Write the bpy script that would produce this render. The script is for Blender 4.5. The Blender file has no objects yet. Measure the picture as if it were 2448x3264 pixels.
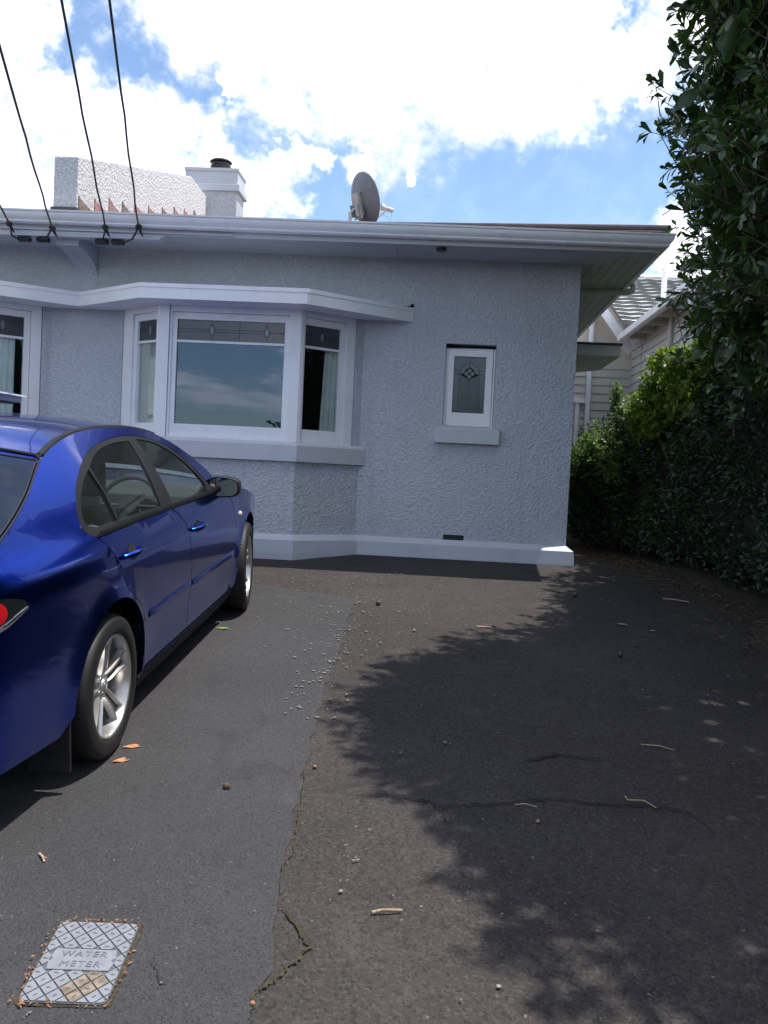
import bpy, bmesh, math, random
import numpy as np
from mathutils import Vector, Matrix
from mathutils.geometry import delaunay_2d_cdt
random.seed(7); RNG = np.random.default_rng(7)
SC = bpy.context.scene
COL = SC.collection
PI = math.pi
R = math.radians

# ------------------------------------------------------------------ camera
cam_d = bpy.data.cameras.new('camera')
cam = bpy.data.objects.new('camera', cam_d)
COL.objects.link(cam)
def camera_matrix(yaw, pitch, roll):
    cy, sy, cp, sp = math.cos(yaw), math.sin(yaw), math.cos(pitch), math.sin(pitch)
    f = Vector((sy*cp, cy*cp, sp)); r = Vector((cy, -sy, 0)); d = f.cross(r)
    c, s = math.cos(roll), math.sin(roll)
    r2 = r*c - d*s; d2 = d*c + r*s
    m = Matrix((( r2.x, -d2.x, -f.x), (r2.y, -d2.y, -f.y), (r2.z, -d2.z, -f.z)))
    return m
CAM_Z = 0.785
cam.matrix_world = Matrix.Translation((0, 0, CAM_Z)) @ camera_matrix(R(-3.3), R(-2.3), R(2.78)).to_4x4()
cam_d.sensor_fit = 'VERTICAL'; cam_d.sensor_height = 36.0; cam_d.sensor_width = 27.0
cam_d.lens = 36.0*2950/3264
cam_d.clip_start = 0.05; cam_d.clip_end = 3000
SC.camera = cam

# ------------------------------------------------------------------ light
SUN_DIR = Vector((1.02, 0.17, 3.1)).normalized()
SUN_EL = math.asin(SUN_DIR.z); SUN_AZ = math.atan2(SUN_DIR.x, SUN_DIR.y)
sun_d = bpy.data.lights.new('sun', 'SUN'); sun_d.energy = 4.0; sun_d.angle = R(0.53); sun_d.color = (1.0, 0.95, 0.87)
sun = bpy.data.objects.new('sun', sun_d); COL.objects.link(sun)
sun.rotation_euler = SUN_DIR.to_track_quat('Z', 'Y').to_euler()
SKY_STRENGTH = 0.14
CLOUD_LEVEL = 8.6

world = bpy.data.worlds.new('World'); SC.world = world; world.use_nodes = True

class NT:
    """small node-tree writer"""
    def __init__(s, tree):
        s.t = tree; s.n = tree.nodes; s.l = tree.links
    def new(s, typ, **kw):
        n = s.n.new(typ)
        for k, v in kw.items(): setattr(n, k, v)
        return n
    def put(s, sock, v):
        if hasattr(v, 'is_output') or isinstance(v, bpy.types.NodeSocket): s.l.new(v, sock)
        elif isinstance(v, (tuple, list)) and sock.type == 'RGBA' and len(v) == 3: sock.default_value = (*v, 1)
        else: sock.default_value = v
    def math(s, op, a, b=None, c=None, clamp=False):
        n = s.new('ShaderNodeMath', operation=op, use_clamp=clamp)
        s.put(n.inputs[0], a)
        if b is not None: s.put(n.inputs[1], b)
        if c is not None: s.put(n.inputs[2], c)
        return n.outputs[0]
    def vmath(s, op, a, b=None, out=0):
        n = s.new('ShaderNodeVectorMath', operation=op)
        s.put(n.inputs[0], a)
        if b is not None: s.put(n.inputs[1], b)
        return n.outputs[out]
    def ramp(s, x, a, b, lo=0., hi=1., smooth=True):
        n = s.new('ShaderNodeMapRange', interpolation_type='SMOOTHSTEP' if smooth else 'LINEAR')
        s.put(n.inputs[0], x); s.put(n.inputs[1], a); s.put(n.inputs[2], b); s.put(n.inputs[3], lo); s.put(n.inputs[4], hi)
        return n.outputs[0]
    def noise(s, vec, scale, detail=4, rough=.5, dist=0., out=0):
        n = s.new('ShaderNodeTexNoise'); s.put(n.inputs['Vector'], vec); s.put(n.inputs['Scale'], scale)
        n.inputs['Detail'].default_value = detail; n.inputs['Roughness'].default_value = rough; n.inputs['Distortion'].default_value = dist
        return n.outputs[out]
    def voronoi(s, vec, scale, feature='F1', out=0, rnd=1.):
        n = s.new('ShaderNodeTexVoronoi', feature=feature); s.put(n.inputs['Vector'], vec); s.put(n.inputs['Scale'], scale)
        n.inputs['Randomness'].default_value = rnd
        return n.outputs[out]
    def mix(s, f, a, b, mode='MIX'):
        n = s.new('ShaderNodeMix', data_type='RGBA', blend_type=mode)
        s.put(n.inputs[0], f); s.put(n.inputs[6], a); s.put(n.inputs[7], b)
        return n.outputs[2]
    def bump(s, h, strength=1., dist=.01, normal=None):
        n = s.new('ShaderNodeBump'); s.put(n.inputs['Height'], h); n.inputs['Strength'].default_value = strength; n.inputs['Distance'].default_value = dist
        if normal is not None: s.put(n.inputs['Normal'], normal)
        return n.outputs[0]

def build_world():
    w = NT(world.node_tree); w.n.clear()
    out = w.new('ShaderNodeOutputWorld'); bg = w.new('ShaderNodeBackground')
    sky = w.new('ShaderNodeTexSky', sky_type='NISHITA'); sky.sun_disc = False
    sky.sun_elevation = SUN_EL; sky.sun_rotation = SUN_AZ; sky.air_density = 1.0; sky.dust_density = 0.2; sky.ozone_density = 3.0
    d = w.new('ShaderNodeTexCoord').outputs['Generated']
    # cloud banks: where they stand in the sky (unit directions, angular radius)
    banks = [((-0.250,0.870,0.426),0.049), ((-0.210,0.890,0.406),0.040), ((-0.158,0.893,0.422),0.067), ((-0.159,0.911,0.381),0.031), ((-0.087,0.907,0.412),0.072), ((-0.007,0.908,0.419),0.072),
             ((0.060,0.912,0.405),0.058), ((0.122,0.895,0.428),0.049), ((0.135,0.908,0.396),0.036), ((0.177,0.902,0.394),0.027), ((0.041,0.931,0.363),0.018), ((-0.041,0.930,0.365),0.022),
             ((-0.214,0.853,0.476),0.067), ((-0.088,0.864,0.496),0.090), ((0.038,0.866,0.499),0.090), ((0.162,0.859,0.485),0.054), ((-0.399,0.828,0.394),0.036), ((-0.372,0.836,0.403),0.020),
             ((-0.401,0.858,0.319),0.040), ((-0.354,0.873,0.335),0.036), ((-0.316,0.893,0.321),0.036), ((-0.406,0.873,0.268),0.049), ((-0.351,0.894,0.277),0.054), ((-0.297,0.912,0.284),0.049),
             ((-0.249,0.916,0.314),0.029), ((-0.246,0.930,0.273),0.045), ((-0.196,0.938,0.286),0.031), ((-0.178,0.947,0.266),0.027), ((-0.164,0.932,0.322),0.016), ((-0.123,0.939,0.321),0.020),
             ((-0.053,0.946,0.318),0.008), ((-0.229,0.902,0.367),0.011), ((0.233,0.945,0.228),0.027), ((0.269,0.940,0.210),0.036), ((-0.478,0.830,0.286),0.090), ((-0.462,0.795,0.393),0.067),
             ((0.254,0.878,0.406),0.067)]
    holes = [((.157,.888,.433),.020)]
    warp = w.noise(d, 9.0, 5, .6, 0, 1)
    wv = w.vmath('SCALE', w.vmath('SUBTRACT', warp, (.5,.5,.5))); wv.node.inputs['Scale'].default_value = .16
    warp2 = w.noise(d, 34.0, 5, .62, 0, 1)
    wv2 = w.vmath('SCALE', w.vmath('SUBTRACT', warp2, (.5,.5,.5))); wv2.node.inputs['Scale'].default_value = .07
    dw = w.vmath('ADD', d, w.vmath('ADD', wv, wv2))
    field = None
    for c, r in banks:
        b = w.ramp(w.vmath('DISTANCE', dw, c, 1), r*1.75, r*.5)
        field = b if field is None else w.math('MAXIMUM', field, b)
    for c, r in holes:
        field = w.math('MULTIPLY', field, w.ramp(w.vmath('DISTANCE', dw, c, 1), r*.5, r*1.6))
    # the rest of the sky: scattered cumulus of the same kind
    sep = w.new('ShaderNodeSeparateXYZ'); w.put(sep.inputs[0], d)
    z = w.math('ADD', w.math('MAXIMUM', sep.outputs[2], 0.), .18)
    px = w.math('DIVIDE', sep.outputs[0], z); py = w.math('DIVIDE', sep.outputs[1], z)
    cmb = w.new('ShaderNodeCombineXYZ'); w.put(cmb.inputs[0], px); w.put(cmb.inputs[1], py)
    gen = w.ramp(w.noise(cmb.outputs[0], 1.35, 7, .58, .15), .47, .58)
    inview = w.ramp(w.vmath('DISTANCE', d, (-.02, .945, .33), 1), .44, .56)   # banks above cover this part of the sky
    gen = w.math('MULTIPLY', gen, inview)
    n1 = w.noise(d, 13., 9, .62, .25); n2 = w.noise(d, 40., 6, .65)
    amp = w.math('MULTIPLY_ADD', w.math('POWER', field, .5), .75, .25)
    nz = w.math('ADD', w.math('MULTIPLY', w.math('SUBTRACT', n1, .5), 2.6), w.math('MULTIPLY', w.math('SUBTRACT', n2, .5), 1.3))
    field = w.math('ADD', field, w.math('MULTIPLY', nz, amp))
    cl = w.ramp(field, -.10, 1.15)
    cl = w.math('MAXIMUM', cl, gen)
    cl = w.math('MULTIPLY', cl, w.ramp(sep.outputs[2], .0, .06))
    tone = w.noise(d, 9., 4, .5)
    cbright = w.math('MULTIPLY', w.ramp(tone, .3, .7, .85, 1.15), CLOUD_LEVEL)
    ccol = w.new('ShaderNodeCombineColor'); 
    w.put(ccol.inputs[0], cbright); w.put(ccol.inputs[1], w.math('MULTIPLY', cbright, 1.0)); w.put(ccol.inputs[2], w.math('MULTIPLY', cbright, 1.04))
    col = w.mix(cl, sky.outputs[0], ccol.outputs[0])
    w.l.new(col, bg.inputs[0]); bg.inputs[1].default_value = SKY_STRENGTH
    w.l.new(bg.outputs[0], out.inputs[0])
build_world()
SC.view_settings.view_transform = 'Standard'; SC.view_settings.look = 'None'
SC.view_settings.exposure = 0.6; SC.view_settings.gamma = 1.0; SC.view_settings.use_curve_mapping = False
SC.cycles.max_bounces = 8; SC.cycles.transparent_max_bounces = 16
SC.cycles.use_denoising = True

# ------------------------------------------------------------------ materials
def mat(name):
    m = bpy.data.materials.new(name); m.use_nodes = True
    t = NT(m.node_tree); p = m.node_tree.nodes['Principled BSDF']
    return m, t, p
def setp(t, p, color=None, rough=None, metal=None, spec=None, normal=None, coat=None, coat_rough=None):
    if color is not None: t.put(p.inputs['Base Color'], color)
    if rough is not None: t.put(p.inputs['Roughness'], rough)
    if metal is not None: t.put(p.inputs['Metallic'], metal)
    if spec is not None: t.put(p.inputs['Specular IOR Level'], spec)
    if normal is not None: t.put(p.inputs['Normal'], normal)
    if coat is not None: t.put(p.inputs['Coat Weight'], coat)
    if coat_rough is not None: t.put(p.inputs['Coat Roughness'], coat_rough)
def pos(t): return t.new('ShaderNodeNewGeometry').outputs['Position']
def opos(t): return t.new('ShaderNodeTexCoord').outputs['Object']

def plain(name, color, rough=.6, metal=0., var=.12, scale=6., bump=0., bscale=80., spec=.5, coat=0.):
    m, t, p = mat(name); v = pos(t)
    n = t.noise(v, scale, 5, .6)
    a = tuple(c*(1-var) for c in color); b = tuple(min(1, c*(1+var)) for c in color)
    nm = t.bump(t.noise(v, bscale, 3, .6), .5, bump) if bump else None
    setp(t, p, t.mix(t.ramp(n, .3, .7), a, b), rough, metal, spec, nm, coat if coat else None)
    return m

def m_stucco(name, color, depth=.012, scale=34.):
    m, t, p = mat(name); v = pos(t)
    warp = t.vmath('ADD', v, t.vmath('MULTIPLY', t.noise(v, 14, 3, .6, 0, 1), (.03, .03, .03)))
    a = t.noise(v, scale, 3, .6)
    b = t.noise(t.vmath('MULTIPLY', v, (1., 1., 1.5)), scale*.5, 3, .55)
    lump = t.ramp(t.voronoi(t.vmath('ADD', v, t.vmath('MULTIPLY', t.noise(v, 20., 2, .5, 0, 1), (.02, .02, .02))), scale*.9, 'F1'), .62, .05)
    h = t.math('ADD', t.math('MULTIPLY', a, .55), t.math('MULTIPLY', b, .35))
    h = t.math('ADD', h, t.math('MULTIPLY', lump, .28))
    h = t.math('ADD', h, t.math('MULTIPLY', t.noise(v, scale*3., 2, .5), .2))
    big = t.noise(v, 1.1, 4, .6)
    c = t.mix(t.ramp(big, .3, .7), tuple(x*.93 for x in color), tuple(min(1, x*1.05) for x in color))
    c = t.mix(t.ramp(h, .66, .46), c, tuple(x*.84 for x in color))      # darker in the pits of the roughcast
    drip = t.noise(t.vmath('MULTIPLY', v, (9., 9., .7)), 1., 4, .6)
    c = t.mix(t.math('MULTIPLY', t.ramp(drip, .56, .75), .22), c, (.25, .24, .22))
    setp(t, p, c, .85, 0, .25, t.bump(h, 1., depth))
    return m

def m_paint(name, color, rough=.45, dirt=.25):
    m, t, p = mat(name); v = pos(t)
    n = t.noise(v, 3.5, 6, .65); s = t.noise(t.vmath('MULTIPLY', v, (4., 4., 30.)), 1., 4, .6)
    c = t.mix(t.math('MULTIPLY', t.ramp(n, .45, .75), dirt), color, tuple(x*.72 for x in color))
    c = t.mix(t.math('MULTIPLY', t.ramp(s, .6, .8), dirt*.6), c, (color[0]*.6, color[1]*.57, color[2]*.5))
    h = t.noise(t.vmath('MULTIPLY', v, (6., 6., 60.)), 1.5, 3, .5)
    setp(t, p, c, rough, 0, .45, t.bump(h, .3, .002))
    return m

def m_asphalt(name, dark, light, agg, tint, coarse, stain=.5):
    m, t, p = mat(name); v = pos(t)
    big = t.noise(v, .9, 5, .6); mid = t.noise(v, 7, 5, .65)
    fine = t.noise(v, coarse, 3, .7); vor = t.voronoi(v, coarse*.8, 'F1', 1); vd = t.voronoi(v, coarse*.8, 'F1', 0)
    c = t.mix(t.ramp(big, .3, .72), dark, light)
    c = t.mix(t.math('MULTIPLY', t.ramp(mid, .5, .8), stain), c, tint)
    c = t.mix(t.math('MULTIPLY', t.ramp(t.noise(v, 1.7, 4, .6, .4), .56, .70), .38), c, tuple(x*.55 for x in dark))
    c = t.mix(t.math('MULTIPLY', t.ramp(t.noise(v, 3.1, 5, .65, .6), .58, .72), .30), c, tuple(x*1.7 for x in light))
    sp = t.new('ShaderNodeSeparateColor'); t.put(sp.inputs[0], vor)
    c = t.mix(t.math('MULTIPLY', t.ramp(sp.outputs[0], .55, 1.), .55), c, agg)
    c = t.mix(t.math('MULTIPLY', t.ramp(sp.outputs[1], .6, 1.), .6), c, (dark[0]*.35, dark[1]*.35, dark[2]*.35))
    c = t.mix(t.ramp(sp.outputs[2], .997, 1.), c, (.16, .155, .145))
    h = t.math('ADD', t.math('MULTIPLY', vd, -.6), t.math('MULTIPLY', fine, .6))
    h = t.math('ADD', h, t.math('MULTIPLY', mid, .9))
    setp(t, p, c, .85, 0, .3, t.bump(h, .9, .006))
    return m

def m_glass(name, tint, refl=1.0, alpha=.9, rough=.0, ior=1.5, wob=0., gcol=(1, 1, 1)):
    """thin window pane: Fresnel mirror over a tinted see-through sheet"""
    m, t, p = mat(name); t.n.remove(p)
    out = t.n['Material Output']
    fr = t.new('ShaderNodeFresnel'); fr.inputs[0].default_value = ior
    gl = t.new('ShaderNodeBsdfGlossy'); gl.inputs['Roughness'].default_value = rough; gl.inputs[0].default_value = (*gcol, 1)
    tr = t.new('ShaderNodeBsdfTransparent'); tr.inputs[0].default_value = (*tint, 1)
    df = t.new('ShaderNodeBsdfDiffuse'); df.inputs[0].default_value = (*[x*.4 for x in tint], 1)
    if wob:
        b = t.bump(t.noise(pos(t), 2.2, 2, .5), .25, wob); t.l.new(b, gl.inputs['Normal']); 
    mx0 = t.new('ShaderNodeMixShader'); mx0.inputs[0].default_value = alpha; t.l.new(df.outputs[0], mx0.inputs[1]); t.l.new(tr.outputs[0], mx0.inputs[2])
    mx = t.new('ShaderNodeMixShader'); t.put(mx.inputs[0], t.math('MULTIPLY', fr.outputs[0], refl, clamp=True))
    t.l.new(mx0.outputs[0], mx.inputs[1]); t.l.new(gl.outputs[0], mx.inputs[2]); t.l.new(mx.outputs[0], out.inputs[0])
    return m

def m_leaf(name, c1, c2, c3, rough=.35, trans=.35, spec=.5):
    m, t, p = mat(name); out = t.n['Material Output']
    at = t.new('ShaderNodeAttribute'); at.attribute_name = 'tint'
    f = at.outputs['Fac']
    c = t.mix(t.ramp(f, .0, .55, 0, 1, False), c1, c2)
    c = t.mix(t.ramp(f, .82, 1.), c, c3)
    vein = t.noise(pos(t), 60, 3, .6)
    c = t.mix(t.math('MULTIPLY', t.ramp(vein, .4, .7), .3), c, tuple(x*.6 for x in c1))
    setp(t, p, c, rough, 0, spec)
    tl = t.new('ShaderNodeBsdfTranslucent'); tc = t.mix(.5, c, (.35, .55, .04), 'MULTIPLY'); 
    t.l.new(t.mix(1., c, (1.5, 1.7, .6), 'MULTIPLY'), tl.inputs[0])
    mx = t.new('ShaderNodeMixShader'); mx.inputs[0].default_value = trans
    t.l.new(p.outputs[0], mx.inputs[1]); t.l.new(tl.outputs[0], mx.inputs[2]); t.l.new(mx.outputs[0], out.inputs[0])
    return m

M = {}
M['stucco'] = m_stucco('roughcast', (.54, .57, .615), .018, 40.)
M['stucco_white'] = m_stucco('roughcast_parapet', (.68, .68, .69), .018, 36.)
M['white'] = m_paint('white_paint', (.84, .85, .86), .4, .34)
M['cream'] = m_paint('cream_paint', (.60, .55, .45), .5, .35)
M['trim_grey'] = m_paint('pale_grey_paint', (.54, .56, .59), .55, .3)
M['soffit'] = m_paint('soffit_paint', (.50, .52, .55), .6, .3)
M['soffit_green'] = m_paint('greenish_soffit', (.50, .54, .49), .6, .45)  # slightly greener than the front soffit
M['plinth'] = m_paint('plinth_paint', (.54, .575, .63), .6, .3)
M['roof_iron'] = plain('brown_roof_iron', (.20, .125, .10), .5, .0, .2, 3., .0)
M['roof_roll'] = plain('purple_brown_roll', (.06, .045, .055), .55, 0, .2)
M['lead'] = plain('old_lead', (.05, .05, .055), .6, 0, .2)
M['flash_red'] = plain('peeling_red_flashing', (.36, .21, .18), .7, 0, .35, 22.)
M['flash_brown'] = plain('peeling_brown_flashing', (.20, .16, .13), .75, 0, .45, 25.)
M['black_rubber'] = plain('black_rubber', (.012, .012, .013), .6, 0, .2)
M['black_plastic'] = plain('black_plastic', (.02, .02, .022), .38, 0, .1)
M['trim_black'] = plain('window_trim_black', (.014, .014, .016), .6, 0, .15, spec=.25)
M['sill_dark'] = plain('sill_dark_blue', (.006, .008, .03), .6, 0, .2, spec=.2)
M['dark_metal'] = plain('dark_metal', (.05, .042, .042), .4, .5, .3)
M['galv'] = plain('galvanised', (.42, .43, .44), .45, .6, .15)
M['dish_grey'] = plain('dish_grey', (.165, .185, .215), .5, 0, .1)
M['lnb'] = plain('lnb_white', (.62, .61, .57), .45, 0, .1)
M['lead_came'] = plain('lead_came', (.07, .075, .085), .5, .3, .2)
M['curtain'] = plain('curtain_cloth', (.78, .86, .83), .9, 0, .08)
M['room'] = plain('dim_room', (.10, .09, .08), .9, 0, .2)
M['glass'] = m_glass('window_glass', (.965, .985, .98), .8, .995, .0, 1.55, .0006)
M['glass_front'] = m_glass('big_window_glass', (.30, .34, .38), 2.4, .9, .0, 1.55, .0012, (.64, .78, .98))  # gloss tinted blue and boosted so the pane seems to mirror blue sky
M['lead_glass'] = m_glass('leadlight_glass', (.26, .29, .34), 1.2, .45, .12, 1.5)
M['lead_glass_green'] = m_glass('leadlight_green', (.20, .26, .29), 1.0, .35, .15, 1.5)
M['lead_glass_pink'] = m_glass('leadlight_pink', (.45, .42, .48), 1.0, .3, .15, 1.5)
M['oval_glass'] = m_glass('leadlight_oval', (.62, .70, .72), 1.0, .25, .1, 1.5)
M['asphalt_old'] = m_asphalt('old_asphalt', (.035, .030, .028), (.051, .045, .042), (.082, .073, .066), (.032, .025, .020), 130., .5)
M['asphalt_new'] = m_asphalt('newer_asphalt', (.046, .045, .047), (.058, .0565, .059), (.080, .0785, .081), (.040, .038, .038), 230., .3)
M['soil'] = m_asphalt('bare_soil', (.045, .034, .024), (.06, .046, .032), (.12, .09, .06), (.03, .022, .015), 60., .6)
M['moss'] = plain('moss_in_crack', (.035, .032, .012), .95, 0, .6, 30.)
M['crack'] = plain('crack_dirt', (.010, .009, .008), .95, 0, .4, 30.)
M['lichen'] = plain('lichen', (.15, .147, .130), .95, 0, .3, 60.)
M['bark'] = plain('bark', (.10, .075, .055), .9, 0, .35, 14., .01, 40.)
M['stem_and_core'] = plain('stem_and_core', (.022, .017, .011), .95, 0, .4, 10.)  # brown of the stems and of the added light-blocking core
M['leaf_tree'] = m_leaf('tree_leaf', (.022, .050, .020), (.045, .085, .030), (.10, .15, .04), .30, .25)
M['leaf_hedge'] = m_leaf('hedge_leaf', (.016, .036, .018), (.028, .055, .024), (.07, .11, .03), .42, .18)
M['leaf_lime'] = m_leaf('lime_leaf', (.11, .18, .035), (.18, .26, .05), (.28, .32, .09), .4, .45)
M['leaf_pale'] = m_leaf('pale_leaf', (.08, .14, .05), (.13, .20, .075), (.22, .27, .13), .4, .4)
M['leaf_orange'] = plain('dry_orange_leaf', (.46, .22, .10), .6, 0, .3, 50.)
M['leaf_green'] = plain('fallen_green_leaf', (.14, .28, .05), .5, 0, .2, 50.)
M['scraps'] = plain('dry_scraps', (.22, .115, .06), .8, 0, .6, 90.)
M['twig'] = plain('dry_twig', (.38, .27, .18), .8, 0, .3, 60.)
M['nut'] = plain('orange_nut', (.34, .15, .075), .55, 0, .3, 60.)
M['pod'] = plain('brown_pod', (.10, .055, .03), .7, 0, .4, 60.)
M['pebble'] = plain('pale_pebble', (.30, .28, .25), .8, 0, .2, 60.)
M['lid'] = plain('grey_plastic_lid', (.20, .215, .24), .55, 0, .1, 30., .0008, 300.)
M['lid_letter'] = plain('worn_lettering', (.14, .15, .167), .6, 0, .3, 60.)
M['lid_rust'] = plain('rust_stained_lid', (.195, .16, .12), .6, 0, .4, 40.)
M['lid_groove'] = plain('lid_grooves', (.085, .09, .098), .7, 0, .2, 30.)
M['cable'] = plain('black_cable', (.022, .018, .022), .5, 0, .2)
M['tile_roof'] = plain('glare_white_tiles', (.80, .80, .81), .35, 0, .15, 5.)  # near white puts the sun glare on the tiles into their colour
M['tile_edge'] = plain('tile_shadow_lip', (.10, .11, .11), .7, 0, .2)  # darker copy painted on the shaded front lips of the same tiles
M['weatherboard'] = m_paint('weatherboard_paint', (.56, .55, .52), .5, .25)
M['car_glass'] = m_glass('car_glass', (.74, .86, .82), 1.0, .97, 0., 1.5)
M['car_glass_dark'] = m_glass('rear_glass', (.20, .22, .22), 1.7, .9, 0., 1.5)
M['seat'] = plain('seat_cloth', (.02, .02, .022), .9, 0, .2)
M['dash'] = plain('dashboard', (.03, .03, .03), .7, 0, .2)
M['alloy'] = plain('alloy_wheel', (.50, .49, .48), .32, .75, .08, 8.)
M['alloy_web'] = plain('darker_alloy', (.22, .20, .18), .5, .5, .25, 10.)  # darker alloy for the webs between the spoke ribs
M['chrome'] = plain('chrome', (.8, .8, .8), .12, 1.0, .05)
M['lamp_red'] = plain('red_lamp_lens', (.50, .010, .015), .15, 0, .1, 6., 0, 80., .6, 1.)
M['lamp_dark'] = plain('smoked_lamp', (.012, .014, .015), .12, 0, .1, 6., 0, 80., .6, 1.)
M['lamp_clear'] = plain('clear_indicator', (.62, .60, .56), .15, 0, .1, 6., 0, 80., .6, 1.)
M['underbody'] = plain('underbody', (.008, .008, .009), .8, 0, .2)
M['mirror'] = plain('mirror_glass', (.30, .40, .38), .02, 1., .02)
def m_carpaint():
    m, t, p = mat('metallic_blue_paint'); v = pos(t)
    fl = t.voronoi(v, 900., 'F1', 1); sp = t.new('ShaderNodeSeparateColor'); t.put(sp.inputs[0], fl)
    c = t.mix(t.math('MULTIPLY', sp.outputs[0], .5), (.003, .042, .46), (.005, .078, .70))
    dust = t.ramp(t.noise(v, 5., 6, .65), .5, .8)
    c = t.mix(t.math('MULTIPLY', dust, .05), c, (.25, .24, .22))
    setp(t, p, c, t.math('ADD', t.math('MULTIPLY', dust, .06), .22), 1.0, .5, None, .8, .02)
    return m
M['car_blue'] = m_carpaint()

# ------------------------------------------------------------------ mesh builder
class MB:
    def __init__(s): s.v = []; s.f = []; s.mi = []
    def add(s, verts, faces, mi=0):
        o = len(s.v); s.v += [tuple(x) for x in verts]; s.f += [tuple(i+o for i in f) for f in faces]; s.mi += [mi]*len(faces)
        return s
    def box(s, a, b, mi=0, bev=0.):
        (x0, y0, z0), (x1, y1, z1) = a, b
        if x0 > x1: x0, x1 = x1, x0
        if y0 > y1: y0, y1 = y1, y0
        if z0 > z1: z0, z1 = z1, z0
        v = [(x0,y0,z0),(x1,y0,z0),(x1,y1,z0),(x0,y1,z0),(x0,y0,z1),(x1,y0,z1),(x1,y1,z1),(x0,y1,z1)]
        return s.add(v, [(0,3,2,1),(4,5,6,7),(0,1,5,4),(1,2,6,5),(2,3,7,6),(3,0,4,7)], mi)
    def fbox(s, P, U, V, W, mi=0):
        """box from corner P with edge vectors U,V,W"""
        P, U, V, W = map(Vector, (P, U, V, W))
        v = [P, P+U, P+U+V, P+V, P+W, P+U+W, P+U+V+W, P+V+W]
        return s.add(v, [(0,3,2,1),(4,5,6,7),(0,1,5,4),(1,2,6,5),(2,3,7,6),(3,0,4,7)], mi)
    def prism(s, poly, vec, mi=0):
        n = len(poly); P = [Vector(p) for p in poly]; V = Vector(vec)
        return s.add(P+[p+V for p in P], [tuple(range(n))[::-1], tuple(range(n, 2*n))]+[(i, (i+1) % n, n+(i+1) % n, n+i) for i in range(n)], mi)
    def tube(s, pts, r, seg=8, mi=0, caps=True):
        P = [Vector(p) for p in pts]; rs = r if isinstance(r, (list, tuple)) else [r]*len(P)
        rings = []; ref = Vector((0, 0, 1))
        T = [(P[min(i+1, len(P)-1)]-P[max(i-1, 0)]).normalized() for i in range(len(P))]
        if abs(T[0].dot(ref)) > .9: ref = Vector((1, 0, 0))
        a = (ref - T[0]*ref.dot(T[0])).normalized()
        verts = []
        for i, p in enumerate(P):
            a = (a - T[i]*a.dot(T[i])).normalized(); b = T[i].cross(a)
            for k in range(seg):
                an = 2*PI*k/seg; verts.append(p + (a*math.cos(an)+b*math.sin(an))*rs[i])
        f = []
        for i in range(len(P)-1):
            for k in range(seg):
                f.append((i*seg+k, i*seg+(k+1) % seg, (i+1)*seg+(k+1) % seg, (i+1)*seg+k))
        if caps: f += [tuple(range(seg))[::-1], tuple(range((len(P)-1)*seg, len(P)*seg))]
        return s.add(verts, f, mi)
    def lathe(s, prof, seg=32, axis='Z', c=(0,0,0), mi=0, close=False):
        """prof: list of (radius, height)"""
        n = len(prof); verts = []
        for k in range(seg):
            an = 2*PI*k/seg
            for r, h in prof:
                x, y = r*math.cos(an), r*math.sin(an)
                q = (x, y, h) if axis == 'Z' else ((h, x, y) if axis == 'X' else (x, h, y))
                verts.append((q[0]+c[0], q[1]+c[1], q[2]+c[2]))
        f = []
        for k in range(seg):
            k2 = (k+1) % seg
            for i in range(n-1 if not close else n):
                j = (i+1) % n
                f.append((k*n+i, k2*n+i, k2*n+j, k*n+j))
        return s.add(verts, f, mi)
    def build(s, name, m, parent=None, smooth=False, auto=None, bevel=0.):
        me = bpy.data.meshes.new(name); me.from_pydata(s.v, [], s.f); 
        for x in (m if isinstance(m, (list, tuple)) else [m]): me.materials.append(M[x] if isinstance(x, str) else x)
        if any(s.mi): me.polygons.foreach_set('material_index', s.mi)
        return link(name, me, parent, smooth, bevel)

def link(name, me, parent=None, smooth=False, bevel=0.):
    bm = bmesh.new(); bm.from_mesh(me)
    bmesh.ops.recalc_face_normals(bm, faces=bm.faces)
    if bevel:
        bmesh.ops.remove_doubles(bm, verts=bm.verts, dist=1e-5)
        ed = [e for e in bm.edges if len(e.link_faces) == 2 and e.calc_face_angle(0) > .5]
        try: bmesh.ops.bevel(bm, geom=ed, offset=bevel, segments=2, affect='EDGES', profile=.6, clamp_overlap=True)
        except Exception: pass
    bm.to_mesh(me); bm.free()
    if smooth:
        me.polygons.foreach_set('use_smooth', [True]*len(me.polygons))
        if smooth != 2:
            try: me.set_sharp_from_angle(angle=R(38))
            except Exception: pass
    o = bpy.data.objects.new(name, me); COL.objects.link(o)
    if parent is not None: o.parent = parent
    return o

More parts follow.
